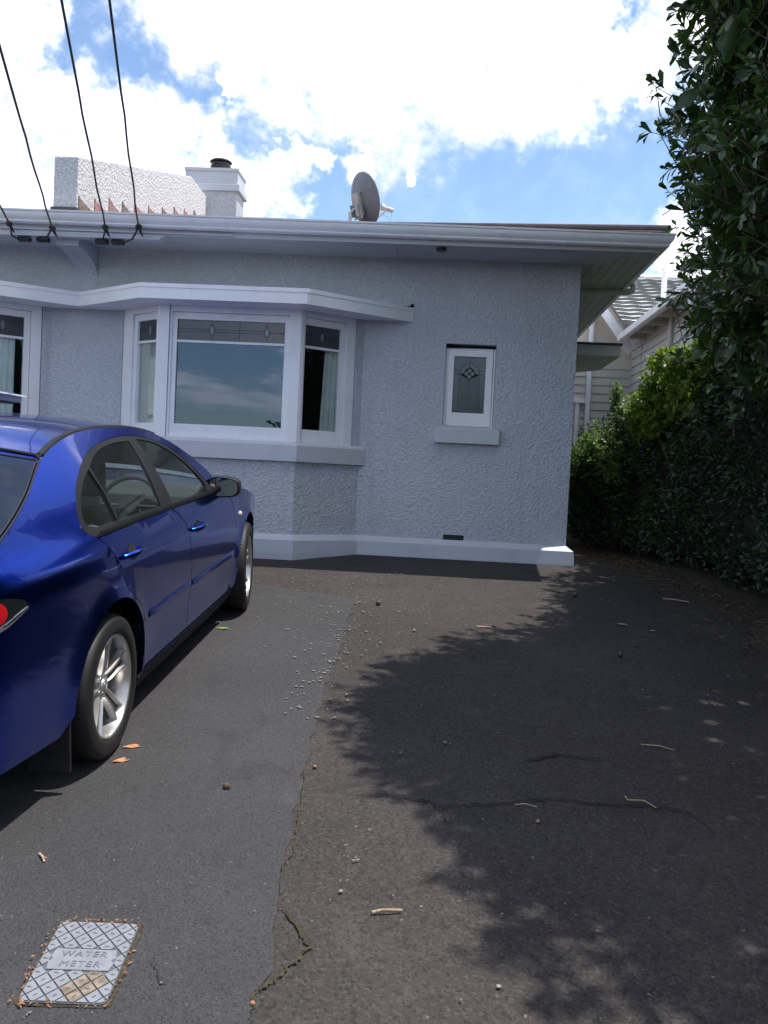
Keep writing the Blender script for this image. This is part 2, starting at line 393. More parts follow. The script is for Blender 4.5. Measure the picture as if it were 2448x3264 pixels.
def tag(o, label=None, cat=None, group=None, kind=None):
    if label: o['label'] = label
    if cat: o['category'] = cat
    if group: o['group'] = group
    if kind: o['kind'] = kind
    return o
def thing(name, label, cat, loc=(0,0,0), group=None):
    o = bpy.data.objects.new(name, None); COL.objects.link(o); o.empty_display_size = .1
    o.location = loc
    return tag(o, label, cat, group)
def raw_mesh(name, V, F, mats, parent=None, smooth=False, tint=None):
    """V (n,3), F (m,k) arrays -> object, fast"""
    me = bpy.data.meshes.new(name)
    V = np.asarray(V, np.float32); F = np.asarray(F, np.int32); m, k = F.shape
    me.vertices.add(len(V)); me.vertices.foreach_set('co', V.ravel())
    me.loops.add(m*k); me.loops.foreach_set('vertex_index', F.ravel())
    me.polygons.add(m); me.polygons.foreach_set('loop_start', np.arange(0, m*k, k, dtype=np.int32))
    for x in (mats if isinstance(mats, (list, tuple)) else [mats]): me.materials.append(M[x])
    if tint is not None:
        a = me.attributes.new('tint', 'FLOAT', 'POINT'); a.data.foreach_set('value', np.asarray(tint, np.float32))
    if smooth: me.polygons.foreach_set('use_smooth', np.ones(m, bool))
    me.update(calc_edges=True); me.validate()
    o = bpy.data.objects.new(name, me); COL.objects.link(o)
    if parent is not None: o.parent = parent
    return o

# ------------------------------------------------------------------ ground
def gz(y):
    """height of the sloping drive"""
    if y < -5.5: return -.955+.105*-5.5
    if y < 9.25: return -.955+.105*y
    return -.955+.105*9.25+.02*(y-9.25)
def sheet(name, outline_x, ys, dz, m, kind='structure', wob=None):
    mb = MB()
    for y in ys:
        x0, x1 = outline_x(y)
        mb.v += [(x0, y, gz(y)+dz), (x1, y, gz(y)+dz)]
    for i in range(len(ys)-1): mb.f.append((2*i, 2*i+1, 2*i+3, 2*i+2)); mb.mi.append(0)
    o = mb.build(name, m); return tag(o, kind=kind)
def frange(a, b, n): return [a+(b-a)*i/n for i in range(n+1)]
sheet('ground', lambda y: (-300, 300), [-300, -60, -20, -5.5, -3, 0, 3, 6, 9.25, 12, 20, 60, 300], -.006, 'soil')
def interp(x, xs, ys): return float(np.interp(x, xs, ys))
HEDGE_Y = [-3, 0, 3, 5.5, 7.5, 9.4, 11.3, 14, 17]
HEDGE_X = [3.5, 3.35, 3.2, 3.0, 2.72, 2.22, 1.68, 1.66, 1.66]
drive = sheet('driveway', lambda y: (-11, interp(y, HEDGE_Y, HEDGE_X)-.55+.12*math.sin(y*1.9)+.05*math.sin(y*7.3)), frange(-5.5, 9.25, 90)+frange(9.4, 17, 12), .0, 'asphalt_old')
# the newer, smoother strip of seal the car stands on
SEAM = [(-.42,-5.5),(-.40,0),(-.42,1.6),(-.425,2.405),(-.419,2.62),(-.455,2.95),(-.471,3.128),(-.50,3.5),(-.52,3.871),(-.55,4.5),(-.578,5.171),(-.572,5.9),(-.60,6.6),(-.592,7.18)]
def seam_x(y):
    x = interp(y, [p[1] for p in SEAM], [p[0] for p in SEAM])
    return x + .008*math.sin(y*17.)+.006*math.sin(y*41+1)+.004*math.sin(y*97)
def patch():
    mb = MB(); ys = frange(-5.5, 7.15, 260); top = []
    for y in ys: mb.v += [(-11, y, gz(y)+.005), (seam_x(y), y, gz(y)+.005)]
    for i in range(len(ys)-1): mb.f.append((2*i, 2*i+1, 2*i+3, 2*i+2)); mb.mi.append(0)
    xs = frange(seam_x(7.15), -11, 90); o = len(mb.v)
    for x in xs:
        y = interp(-x, [.59, 1.0, 1.5, 3, 11], [7.19, 7.34, 7.52, 7.85, 8.6])+.012*math.sin(x*13)+.008*math.sin(x*37)
        mb.v += [(x, 7.15, gz(7.15)+.005), (x, max(y, 7.152), gz(y)+.005)]
    for i in range(len(xs)-1): mb.f.append((o+2*i, o+2*i+2, o+2*i+3, o+2*i+1)); mb.mi.append(0)
    tag(mb.build('asphalt_patch', 'asphalt_new'), kind='structure')
patch()
def ribbon(name, pts, w, m, parent=None, dz=.0095, jit=.5, n=9):
    mb = MB(); P = []
    for i in range(len(pts)-1):
        for k in range(n):
            f = k/n; P.append((pts[i][0]*(1-f)+pts[i+1][0]*f, pts[i][1]*(1-f)+pts[i+1][1]*f))
    P.append(pts[-1]); N = len(P)
    for i, (x, y) in enumerate(P):
        a = P[max(i-1, 0)]; b = P[min(i+1, N-1)]; d = Vector((b[0]-a[0], b[1]-a[1])); d = d.normalized() if d.length > 0 else Vector((1, 0))
        nx, ny = -d.y, d.x; j = random.uniform(-1, 1)*w*jit*1.2; tw = w*(1-jit*random.random())*min(1, .25+4*min(i, N-1-i)/N)
        for sgn in (-1, 1):
            q = (x+nx*(j+sgn*tw/2), y+ny*(j+sgn*tw/2)); mb.v.append((q[0], q[1], gz(q[1])+dz))
    for i in range(N-1): mb.f.append((2*i, 2*i+1, 2*i+3, 2*i+2)); mb.mi.append(0)
    return mb.build(name, m, parent)
for pts, w, m in [([(-.26,3.82),(-.088,3.803),(.03,3.777),(.082,3.743),(.197,3.769),(.395,3.833),(.517,3.88),(.724,3.868),(.972,3.877),(1.104,3.84),(1.157,3.65)], .013, 'crack'),
                  ([(.03,3.777),(.082,3.701),(.094,3.597)], .010, 'crack'),
                  ([(-.461,2.956),(-.412,2.909),(-.351,2.807),(-.322,2.747),(-.36,2.658),(-.401,2.575),(-.44,2.522),(-.429,2.404)], .014, 'moss'),
                  ([(-.534,4.097),(-.491,3.727),(-.479,3.488),(-.455,3.301),(-.48,3.21),(-.461,3.012)], .007, 'moss'),
                  ([(-.78,2.62),(-.74,2.58),(-.72,2.53),(-.69,2.52)], .004, 'crack'), ([(.45,4.25),(.62,4.35),(.83,4.33)], .02, 'crack')]:
    ribbon('crack', pts, w, m, drive)
# pale lichen and droppings speckled over the seal
def lichen():
    V, F = [], []
    def blot(x, y, r, irr=.5):
        n = 8; o = len(V); z = gz(y)+.0115+random.random()*.0008
        V.append((x, y, z))
        for k in range(n):
            rr = r*(1-irr*random.random()); a = 2*PI*k/n
            X, Y = x+rr*math.cos(a), y+rr*math.sin(a)*1.2; V.append((X, Y, z+.105*(Y-y)))
        for k in range(n): F.append((o, o+1+k, o+1+(k+1) % n))
    for _ in range(150):
        y = random.triangular(4.5, 8.3, 7.9); x = random.gauss(-.75, .45); 
        if -1.6 < x < 1.0: blot(x, y, random.uniform(.003, .013), .75)
    for _ in range(110):
        y = random.uniform(4.6, 7.2); x = seam_x(y)+random.gauss(-.05, .13); blot(x, y, random.uniform(.004, .014))
    for x, y, s in [(-.60,5.55,.04),(-.61,5.35,.035),(-.66,5.15,.028),(-.70,4.95,.025),(-.56,7.05,.03),(-.62,6.1,.028),(-.234,3.279,.018),(-.26,3.29,.012),(-1.02,2.36,.012),(-.99,6.2,.035),(.1,4.4,.03),(-.12,4.25,.02)]:
        for k in range(4): blot(x+random.gauss(0, s*.5), y+random.gauss(0, s*.5), s*random.uniform(.2, .42))
    for _ in range(140):
        y = random.uniform(2.3, 7.5); x = random.uniform(-1.4, 2.2); blot(x, y, random.uniform(.0015, .005), .3)
    o = raw_mesh('lichen_spots', V, F, 'lichen'); tag(o, 'pale lichen flecks speckled over the sunny asphalt by the seam', 'lichen', kind='stuff')
lichen()

# ------------------------------------------------------------------ the house
WY = 9.10            # front wall face
WX = 1.265           # right-hand corner
SOF = 2.895
house = thing('house', 'pale grey roughcast bungalow with white bay windows and brown iron roof', 'house', (0, WY, 0))
house.location = (0, 0, 0)

def wall_panel(mb, p0, p1, z0, z1, holes=(), th=.2, mi=0):
    """vertical wall from plan point p0 to p1 (outside on the right of p0->p1 seen from above = -normal), rectangular holes (u0,u1,z0,z1)"""
    p0 = Vector((*p0, 0)); p1 = Vector((*p1, 0)); U = p1-p0; L = U.length; U = U/L; Nn = Vector((-U.y, U.x, 0))
    us = sorted({0, L, *[h[0] for h in holes], *[h[1] for h in holes]}); zs = sorted({z0, z1, *[h[2] for h in holes], *[h[3] for h in holes]})
    solid = {}
    for i in range(len(us)-1):
        for j in range(len(zs)-1):
            cu, cz = (us[i]+us[i+1])/2, (zs[j]+zs[j+1])/2
            solid[i, j] = not any(h[0] < cu < h[1] and h[2] < cz < h[3] for h in holes)
    P = lambda u, z, d: tuple(p0+U*u+Nn*d+Vector((0, 0, z)))
    for (i, j), sld in solid.items():
        if not sld: continue
        a, b, c, d = us[i], us[i+1], zs[j], zs[j+1]
        mb.add([P(a,c,0),P(b,c,0),P(b,d,0),P(a,d,0)], [(0,1,2,3)], mi); mb.add([P(a,c,th),P(b,c,th),P(b,d,th),P(a,d,th)], [(3,2,1,0)], mi)
        for (di, dj, q) in ((-1,0,[(a,c),(a,d)]),(1,0,[(b,d),(b,c)]),(0,-1,[(b,c),(a,c)]),(0,1,[(a,d),(b,d)])):
            if not solid.get((i+di, j+dj), False):
                (u1, w1), (u2, w2) = q
                mb.add([P(u1,w1,0),P(u2,w2,0),P(u2,w2,th),P(u1,w1,th)], [(0,1,2,3)], mi)
SMALL = (.005, .495, 1.285, 2.095)
BAYS = [-2.03, -5.17]
def build_walls():
    mb = MB()
    V0 = (.066, .270, .155, .228)
    x0 = -.80
    hl = [(SMALL[0]-x0, SMALL[1]-x0, SMALL[2], SMALL[3]), (V0[0]-x0, V0[1]-x0, V0[2], V0[3])]
    wall_panel(mb, (x0, WY), (WX, WY), -.2, 2.95, hl)
    wall_panel(mb, (-3.94, WY), (-3.26, WY), -.2, 2.95)
    wall_panel(mb, (-10, WY), (-6.40, WY), -.2, 2.95)
    for cx in BAYS: wall_panel(mb, (cx-1.23, WY), (cx+1.23, WY), 2.33, 2.95)
    for cx in BAYS:
        L, Rr = cx-.67, cx+.67
        for a, b in (((L-.56, WY), (L, WY-.45)), ((L, WY-.45), (Rr, WY-.45)), ((Rr, WY-.45), (Rr+.56, WY))): wall_panel(mb, a, b, -.2, .95, (), .12)
        for a, b in (((L-.56, WY), (L-.56+.066, WY-.053)), ((Rr+.56-.068, WY-.0546), (Rr+.56, WY))): wall_panel(mb, a, b, .95, 2.32, (), .1)
    wall_panel(mb, (WX, WY+.2), (WX, 18.3), -.2, 2.95)
    wall_panel(mb, (WX, 18.3), (-10, 18.3), -.2, 2.95); wall_panel(mb, (-10, 18.3), (-10, WY), -.2, 2.95)
    o = mb.build('wall', 'stucco', house)
    # weld so the bump and normals run clean
    # dark rooms behind the glass
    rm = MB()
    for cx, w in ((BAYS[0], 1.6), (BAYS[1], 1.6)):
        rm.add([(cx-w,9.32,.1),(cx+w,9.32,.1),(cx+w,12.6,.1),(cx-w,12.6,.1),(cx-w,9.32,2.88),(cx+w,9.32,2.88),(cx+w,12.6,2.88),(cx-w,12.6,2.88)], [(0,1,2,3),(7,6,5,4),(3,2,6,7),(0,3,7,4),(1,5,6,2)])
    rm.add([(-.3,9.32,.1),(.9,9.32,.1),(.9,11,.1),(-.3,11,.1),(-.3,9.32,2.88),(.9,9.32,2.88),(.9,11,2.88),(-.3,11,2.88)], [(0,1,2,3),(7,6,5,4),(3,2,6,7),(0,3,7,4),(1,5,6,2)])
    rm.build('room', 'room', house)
build_walls()
def build_plinth():
    # chamfered plinth following the wall and bay
    path = []
    for cx in sorted(BAYS): path += [(cx-1.23, WY), (cx-.67, WY-.45), (cx+.67, WY-.45), (cx+1.23, WY)]
    path = [(-10, WY)]+path+[(WX, WY), (WX, 18.3)]
    prof = [(0., .178), (.068, .128), (.078, .005), (.078, -.25)]      # outward, z
    n = len(path); N = []
    for i in range(n):
        def nrm(a, b): d = Vector((b[0]-a[0], b[1]-a[1])).normalized(); return Vector((d.y, -d.x))
        n1 = nrm(path[i-1], path[i]) if i else None; n2 = nrm(path[i], path[i+1]) if i < n-1 else None
        if n1 is None: m = n2
        elif n2 is None: m = n1
        else: m = (n1+n2); m = m/(m.dot(n1))
        N.append(m)
    mb = MB()
    for (x, y), m in zip(path, N):
        for o, z in prof: mb.v.append((x+m.x*o, y+m.y*o, z))
    k = len(prof)
    for i in range(n-1):
        for j in range(k-1): mb.f.append((i*k+j, (i+1)*k+j, (i+1)*k+j+1, i*k+j+1)); mb.mi.append(0)
    mb.build('plinth', 'plinth', house)
build_plinth()
# foundation vent
def vent():
    mb = MB(); mb.box((.066,WY+.03,.155),(.270,WY+.035,.228))
    for k in range(9): x = .075+k*.0235; mb.box((x, WY+.006, .157), (x+.006, WY+.03, .226))
    for z in (.172, .19, .208): mb.box((.068, WY+.010, z), (.268, WY+.028, z+.005))
    mb.build('vent', 'lead', house)
vent()
# small leadlight window
def ring(mb, u0, u1, z0, z1, wl, wr, wb, wt, d0, d1, P):
    """rectangular frame in a (u,z,d) frame; P maps to world"""
    def bx(a, b, c, d):
        v = [P(a,c,d0),P(b,c,d0),P(b,c,d1),P(a,c,d1),P(a,d,d0),P(b,d,d0),P(b,d,d1),P(a,d,d1)]
        mb.add(v, [(0,3,2,1),(4,5,6,7),(0,1,5,4),(1,2,6,5),(2,3,7,6),(3,0,4,7)])
    bx(u0, u0+wl, z0, z1); bx(u1-wr, u1, z0, z1); bx(u0+wl, u1-wr, z0, z0+wb); bx(u0+wl, u1-wr, z1-wt, z1)
def strip_poly(mb, pts, w, d0, d1, P):
    """flat lead strip along (u,z) points with thickness"""
    for (a, b) in zip(pts[:-1], pts[1:]):
        dx, dz = b[0]-a[0], b[1]-a[1]; l = math.hypot(dx, dz) or 1; nx, nz = -dz/l*w/2, dx/l*w/2; ex, ez = dx/l*w*.3, dz/l*w*.3
        q = [(a[0]-ex+nx,a[1]-ez+nz),(a[0]-ex-nx,a[1]-ez-nz),(b[0]+ex-nx,b[1]+ez-nz),(b[0]+ex+nx,b[1]+ez+nz)]
        v = [P(u,z,d0) for u, z in q]+[P(u,z,d1) for u, z in q]
        mb.add(v, [(0,1,2,3),(7,6,5,4),(0,4,5,1),(1,5,6,2),(2,6,7,3),(3,7,4,0)])
def plate(mb, pts, d0, d1, P):
    n = len(pts); v = [P(u,z,d0) for u, z in pts]+[P(u,z,d1) for u, z in pts]
    mb.add(v, [tuple(range(n)), tuple(range(n, 2*n))[::-1]]+[(i, n+i, n+(i+1) % n, (i+1) % n) for i in range(n)])
def Pplane(p0, p1):
    p0 = Vector((*p0, 0)); U = (Vector((*p1, 0))-p0).normalized(); Nn = Vector((-U.y, U.x, 0))
    return lambda u, z, d: tuple(p0+U*u+Nn*d+Vector((0, 0, z)))
def ellipse(cx, cz, a, b, n=20): return [(cx+a*math.cos(2*PI*i/n), cz+b*math.sin(2*PI*i/n)) for i in range(n)]

def small_window():
    P = Pplane((0, WY), (1, WY)); d = .055
    mb = MB()
    ring(mb, SMALL[0]+.003, SMALL[1]-.003, SMALL[2], SMALL[3]-.038, .022, .022, .012, .030, d-.005, d+.07, P)         # box frame
    ring(mb, SMALL[0]+.027, SMALL[1]-.027, SMALL[2]+.014, SMALL[3]-.062, .056, .066, .130, .055, d-.018, d+.045, P)   # sash
    w = mb.build('window', 'white', house, bevel=.004)
    u0, u1, z0, z1 = .088, .402, 1.429, 1.978
    g = d+.012
    cu = (u0+u1)/2; zc = 1.815; rh = .06          # diamond
    def pane(pts, m, nm='pane'):
        q = MB(); plate(q, pts, g, g+.004, P); q.build(nm, m, w)
    # obscured panes
    arc = [(cu+.093*math.cos(a), zc+.008+.093*math.sin(a)) for a in [PI*k/12 for k in range(13)]]
    zl0, zl1 = zc-.004, zc+.026
    pane([(u0, z0), (cu-.103, z0), (cu-.103, zl0), (u0, zl0)], 'lead_glass'); pane([(cu-.100, z0), (cu-.001, z0), (cu-.001, zc-rh), (cu-.100, zl0)], 'lead_glass_green')
    pane([(cu+.001, z0), (cu+.100, z0), (cu+.100, zl0), (cu+.001, zc-rh)], 'lead_glass_green'); pane([(cu+.103, z0), (u1, z0), (u1, zl0), (cu+.103, zl0)], 'lead_glass')
    top = [(u0, zl1), (cu-.095, zl1)]+arc[::-1][1:-1]+[(cu+.095, zl1), (u1, zl1), (u1, z1), (u0, z1)]
    pane(top, 'lead_glass')
    ins = [(cu+.05*math.cos(a), zc+.008+.05*math.sin(a)) for a in [PI*k/10 for k in range(11)]]
    pane([(u0, zl0), (cu-.06, zl0)]+ins[::-1][1:6]+arc[6:12]+[(cu-.095, zl1), (u0, zl1)], 'lead_glass_pink')
    pane([(u1, zl1), (cu+.095, zl1)]+arc[1:7]+ins[::-1][5:10]+[(cu+.06, zl0), (u1, zl0)], 'lead_glass_pink')
    for dx, dz in ((0, .028), (0, -.028), (.03, 0), (-.03, 0)):
        r = .019; q = MB(); plate(q, [(cu+dx-r, zc+dz), (cu+dx, zc+dz-r), (cu+dx+r, zc+dz), (cu+dx, zc+dz+r)], g-.004, g, P); q.build('bevelled_pane', 'oval_glass', w)
    c = MB(); q0, q1 = g-.003, g+.006
    lead = lambda pts, wd=.006: strip_poly(c, pts, wd, q0, q1, P)
    lead([(u0, zl0), (cu-.06, zl0)]); lead([(cu+.06, zl0), (u1, zl0)]); lead([(u0, zl1), (cu-.092, zl1)]); lead([(cu+.092, zl1), (u1, zl1)]); lead(arc)
    lead([(cu, z0), (cu, zc-rh)], .005); lead([(cu, zc+rh), (cu, z1)], .005)
    lead([(cu-.101, z0), (cu-.101, zl0)], .005); lead([(cu+.101, z0), (cu+.101, zl0)], .005); lead([(cu-.1, z0+.055), (cu+.1, z0+.055)], .004)
    lead([(cu-rh, zc), (cu, zc-rh), (cu+rh, zc), (cu, zc+rh), (cu-rh, zc)], .012); lead([(cu-rh/2, zc-rh/2), (cu+rh/2, zc+rh/2)], .012); lead([(cu-rh/2, zc+rh/2), (cu+rh/2, zc-rh/2)], .012)
    c.build('lead_came', 'lead_came', w)
    s = MB(); s.prism([(-.068,WY,1.13),(-.068,WY-.06,1.125),(-.068,WY-.06,1.262),(-.068,WY,1.283)], (.63, 0, 0)); s.box((.0,WY,1.262),(.5,WY+.05,1.286))
    s.build('window_sill', 'trim_grey', house, bevel=.006)
small_window()

def curtain(parent, P, ua, ub, ub_bot, z0, z1, d, folds=7):
    n = folds*6; V, F = [], []
    rows = 8
    for j in range(rows+1):
        f = j/rows; z = z1+(z0-z1)*f
        for i in range(n+1):
            t = i/n; u = ua+(ub+(ub_bot-ub)*f-ua)*t
            V.append(P(u, z, d+.014*math.sin(t*folds*2*PI+.6*math.sin(t*9))*(.6+.4*f)))
    for j in range(rows):
        for i in range(n): a = j*(n+1)+i; F.append((a, a+1, a+n+2, a+n+1))
    return raw_mesh('curtain', V, F, 'curtain', parent, True)

def casement(p0, p1, uL, uR, gl, gr, name_glass, ovals, curt=None, post=None):
    """one face of the bay: frame from uL to uR, glass from gl to gr"""
    P = Pplane(p0, p1); mb = MB(); zb, zt = 1.045, 2.30
    d = .02
    ring(mb, uL, uR, zb, zt, max(gl-uL-.06, .02), max(uR-gr-.06, .02), .028, .07, d-.012, d+.09, P)
    ring(mb, gl-.057, gr+.057, zb+.03, zt-.075, .057, .057, .102, .064, d+.008, d+.055, P)
    def bx(a, b, c, e, d0, d1):
        mb.add([P(a,c,d0),P(b,c,d0),P(b,c,d1),P(a,c,d1),P(a,e,d0),P(b,e,d0),P(b,e,d1),P(a,e,d1)], [(0,3,2,1),(4,5,6,7),(0,1,5,4),(1,2,6,5),(2,3,7,6),(3,0,4,7)])
    bx(gl-.001, gr+.001, 1.945, 1.969, d+.012, d+.05)
    w = mb.build('window', 'white', house, bevel=.004)
    g = d+.032
    q = MB(); plate(q, [(gl-.002, 1.175), (gr+.002, 1.175), (gr+.002, 1.947), (gl-.002, 1.947)], g, g+.004, P); q.build('pane', name_glass, w)
    q = MB(); plate(q, [(gl-.002, 1.967), (gr+.002, 1.967), (gr+.002, 2.164), (gl-.002, 2.164)], g, g+.004, P); q.build('leadlight_pane', 'lead_glass', w)
    c = MB(); zc = 2.066; L = lambda pts, wd=.005: strip_poly(c, pts, wd, g-.003, g+.0, P)
    W = gr-gl
    for uo in ovals:
        cu = gl+W*uo
        q = MB(); plate(q, ellipse(cu, zc, .018, .042), g-.004, g-.0015, P); q.build('oval_pane', 'oval_glass', w)
        e = ellipse(cu, zc, .020, .045); L(e+[e[0]], .009); L([(cu, 1.967), (cu, zc-.045)]); L([(cu, zc+.045), (cu, 2.164)])
    us = [0]+list(ovals)+[1]
    for a, b in zip(us[:-1], us[1:]):
        ua = gl+W*a+(.02 if a else 0); ub = gl+W*b-(.02 if b < 1 else 0)
        if b-a > .3 or len(ovals) == 1:
            L([(ua, zc+.012), (ub-(.03 if b == 1 else 0), zc+.012)]); L([(ua, zc-.012), (ub-(.03 if b == 1 else 0), zc-.012)])
            if a and b < 1: m_ = (ua+ub)/2; L([(m_, 1.967), (m_, 2.164)])
        else: L([(ua, zc), (ub, zc)])
        if b == 1: L([(ub-.03, zc+.012), (ub, zc)]); L([(ub-.03, zc-.012), (ub, zc)])
    c.build('lead_came', 'lead_came', w)
    if curt:
        for (a, b, b2) in curt: curtain(w, P, gl+W*a, gl+W*b, gl+W*b2, 1.10, 1.96, .085, max(2, int(abs(b-a)*W/.055)))
    return w

def bay(cx, mirror):
    F = WY-.45
    pl, pr = (cx-.67, F), (cx+.67, F); al, ar = (cx-1.23, WY), (cx+1.23, WY)
    # oblique faces measure .718 m
    casement(al, pl, .09, .705, .307, .672, 'glass', [.5], [(-.10, .9, .9)])
    casement(pl, pr, .095, 1.245, .160, 1.188, 'glass_front', [.32, .83], None)
    casement(pr, ar, .035, .625, .070, .464, 'glass', [.5], [(1.25, .66, .58)] if not mirror else [(-.2, .83, .83)])
    # corner posts
    for (p, q, r) in ((al, pl, pr), (pl, pr, ar)):
        mb = MB(); v = Vector((*q, 0)); a = (Vector((*p, 0))-v).normalized(); b = (Vector((*r, 0))-v).normalized()
        na = Vector((a.y, -a.x, 0)); nb = Vector((-b.y, b.x, 0))
        na = na if na.y < 0 else -na; nb = nb if nb.y < 0 else -nb
        w1 = .05; w2 = .09
        la, lb = (.036, .092) if q == pl else (.095, .032)
        out = .012
        poly = [v+a*la, v+a*la+na*out, v+(na+nb).normalized()*out*1.05, v+b*lb+nb*out, v+b*lb, v+b*lb-nb*.09, v-(na+nb).normalized()*.10, v+a*la-na*.09]
        mb.prism([(p_.x, p_.y, 1.045) for p_ in poly], (0, 0, 1.25)); mb.build('corner_post', 'white', house, bevel=.004)
    # sill band
    mb = MB()
    def offs(o):
        k = math.tan(math.atan2(.45, .56)/2)
        return [(cx-1.23-o*.9-.02, WY+.002), (cx-.67-o*k, F-o), (cx+.67+o*k, F-o), (cx+1.23+o*.9+.02, WY+.002)]
    o1, o0 = offs(.055), offs(-.12)
    zt, zl, zb = 1.050, 1.018, .868
    n = 4
    V = [(x, y, zb) for x, y in o1]+[(x, y, zl) for x, y in o1]+[(x, y, zt) for x, y in offs(.0)]+[(x, y, zt) for x, y in o0]+[(x, y, zb) for x, y in o0]
    Fc = []
    for i in range(3):
        for j in range(4): Fc.append((j*n+i, j*n+i+1, (j+1)*n+i+1, (j+1)*n+i))
        Fc.append((4*n+i, 4*n+i+1, i+1, i))
    mb.add(V, Fc); mb.build('window_sill', 'trim_grey', house)
for i, cx in enumerate(BAYS): bay(cx, i)

def canopy():
    # one flat hood that zigzags over both bays
    pts = []
    c1, c2 = BAYS
    front = WY-.762
    outline = [(-.33, WY), (-1.268, front), (-2.80, front), (-3.60, 8.935), (-4.40, front), (-5.93, front), (-6.87, WY)]
    mb = MB(); n = len(outline); zb, zt = 2.287, 2.418
    V = [(x, y, zb) for x, y in outline]+[(x, y, zt) for x, y in outline]
    F = [tuple(range(n)), ]+[(i, i+1, n+i+1, n+i) for i in range(n-1)]
    mb.add(V, F)
    # top rises slightly to the wall
    back = [(x, WY, 2.46) for x, y in outline]
    mb.add([(x, y, zt) for x, y in outline]+back, [(i, i+1, n+i+1, n+i) for i in range(n-1)])
    h = mb.build('window_hood', 'white', house)
    # drip edge strip proud of the fascia
    d = MB()
    for (a, b) in zip(outline[:-1], outline[1:]):
        a_, b_ = Vector((*a, 0)), Vector((*b, 0)); U = (b_-a_).normalized(); Nn = Vector((-U.y, U.x, 0))
        Nn = Nn if Nn.y < 0 else -Nn
        d.fbox(a_+Vector((0, 0, zt-.030))-Nn*.012, b_-a_, Nn*.018, (0, 0, .036))
    d.build('drip_edge', 'white', h)
    f = MB(); f.prism([(-1.25,WY-.006,2.44),(-.36,WY-.006,2.44),(-.36,WY-.006,2.475),(-1.25,WY-.006,2.545)], (0,.004,0))
    f.build('flashing', 'stucco', h)
canopy()

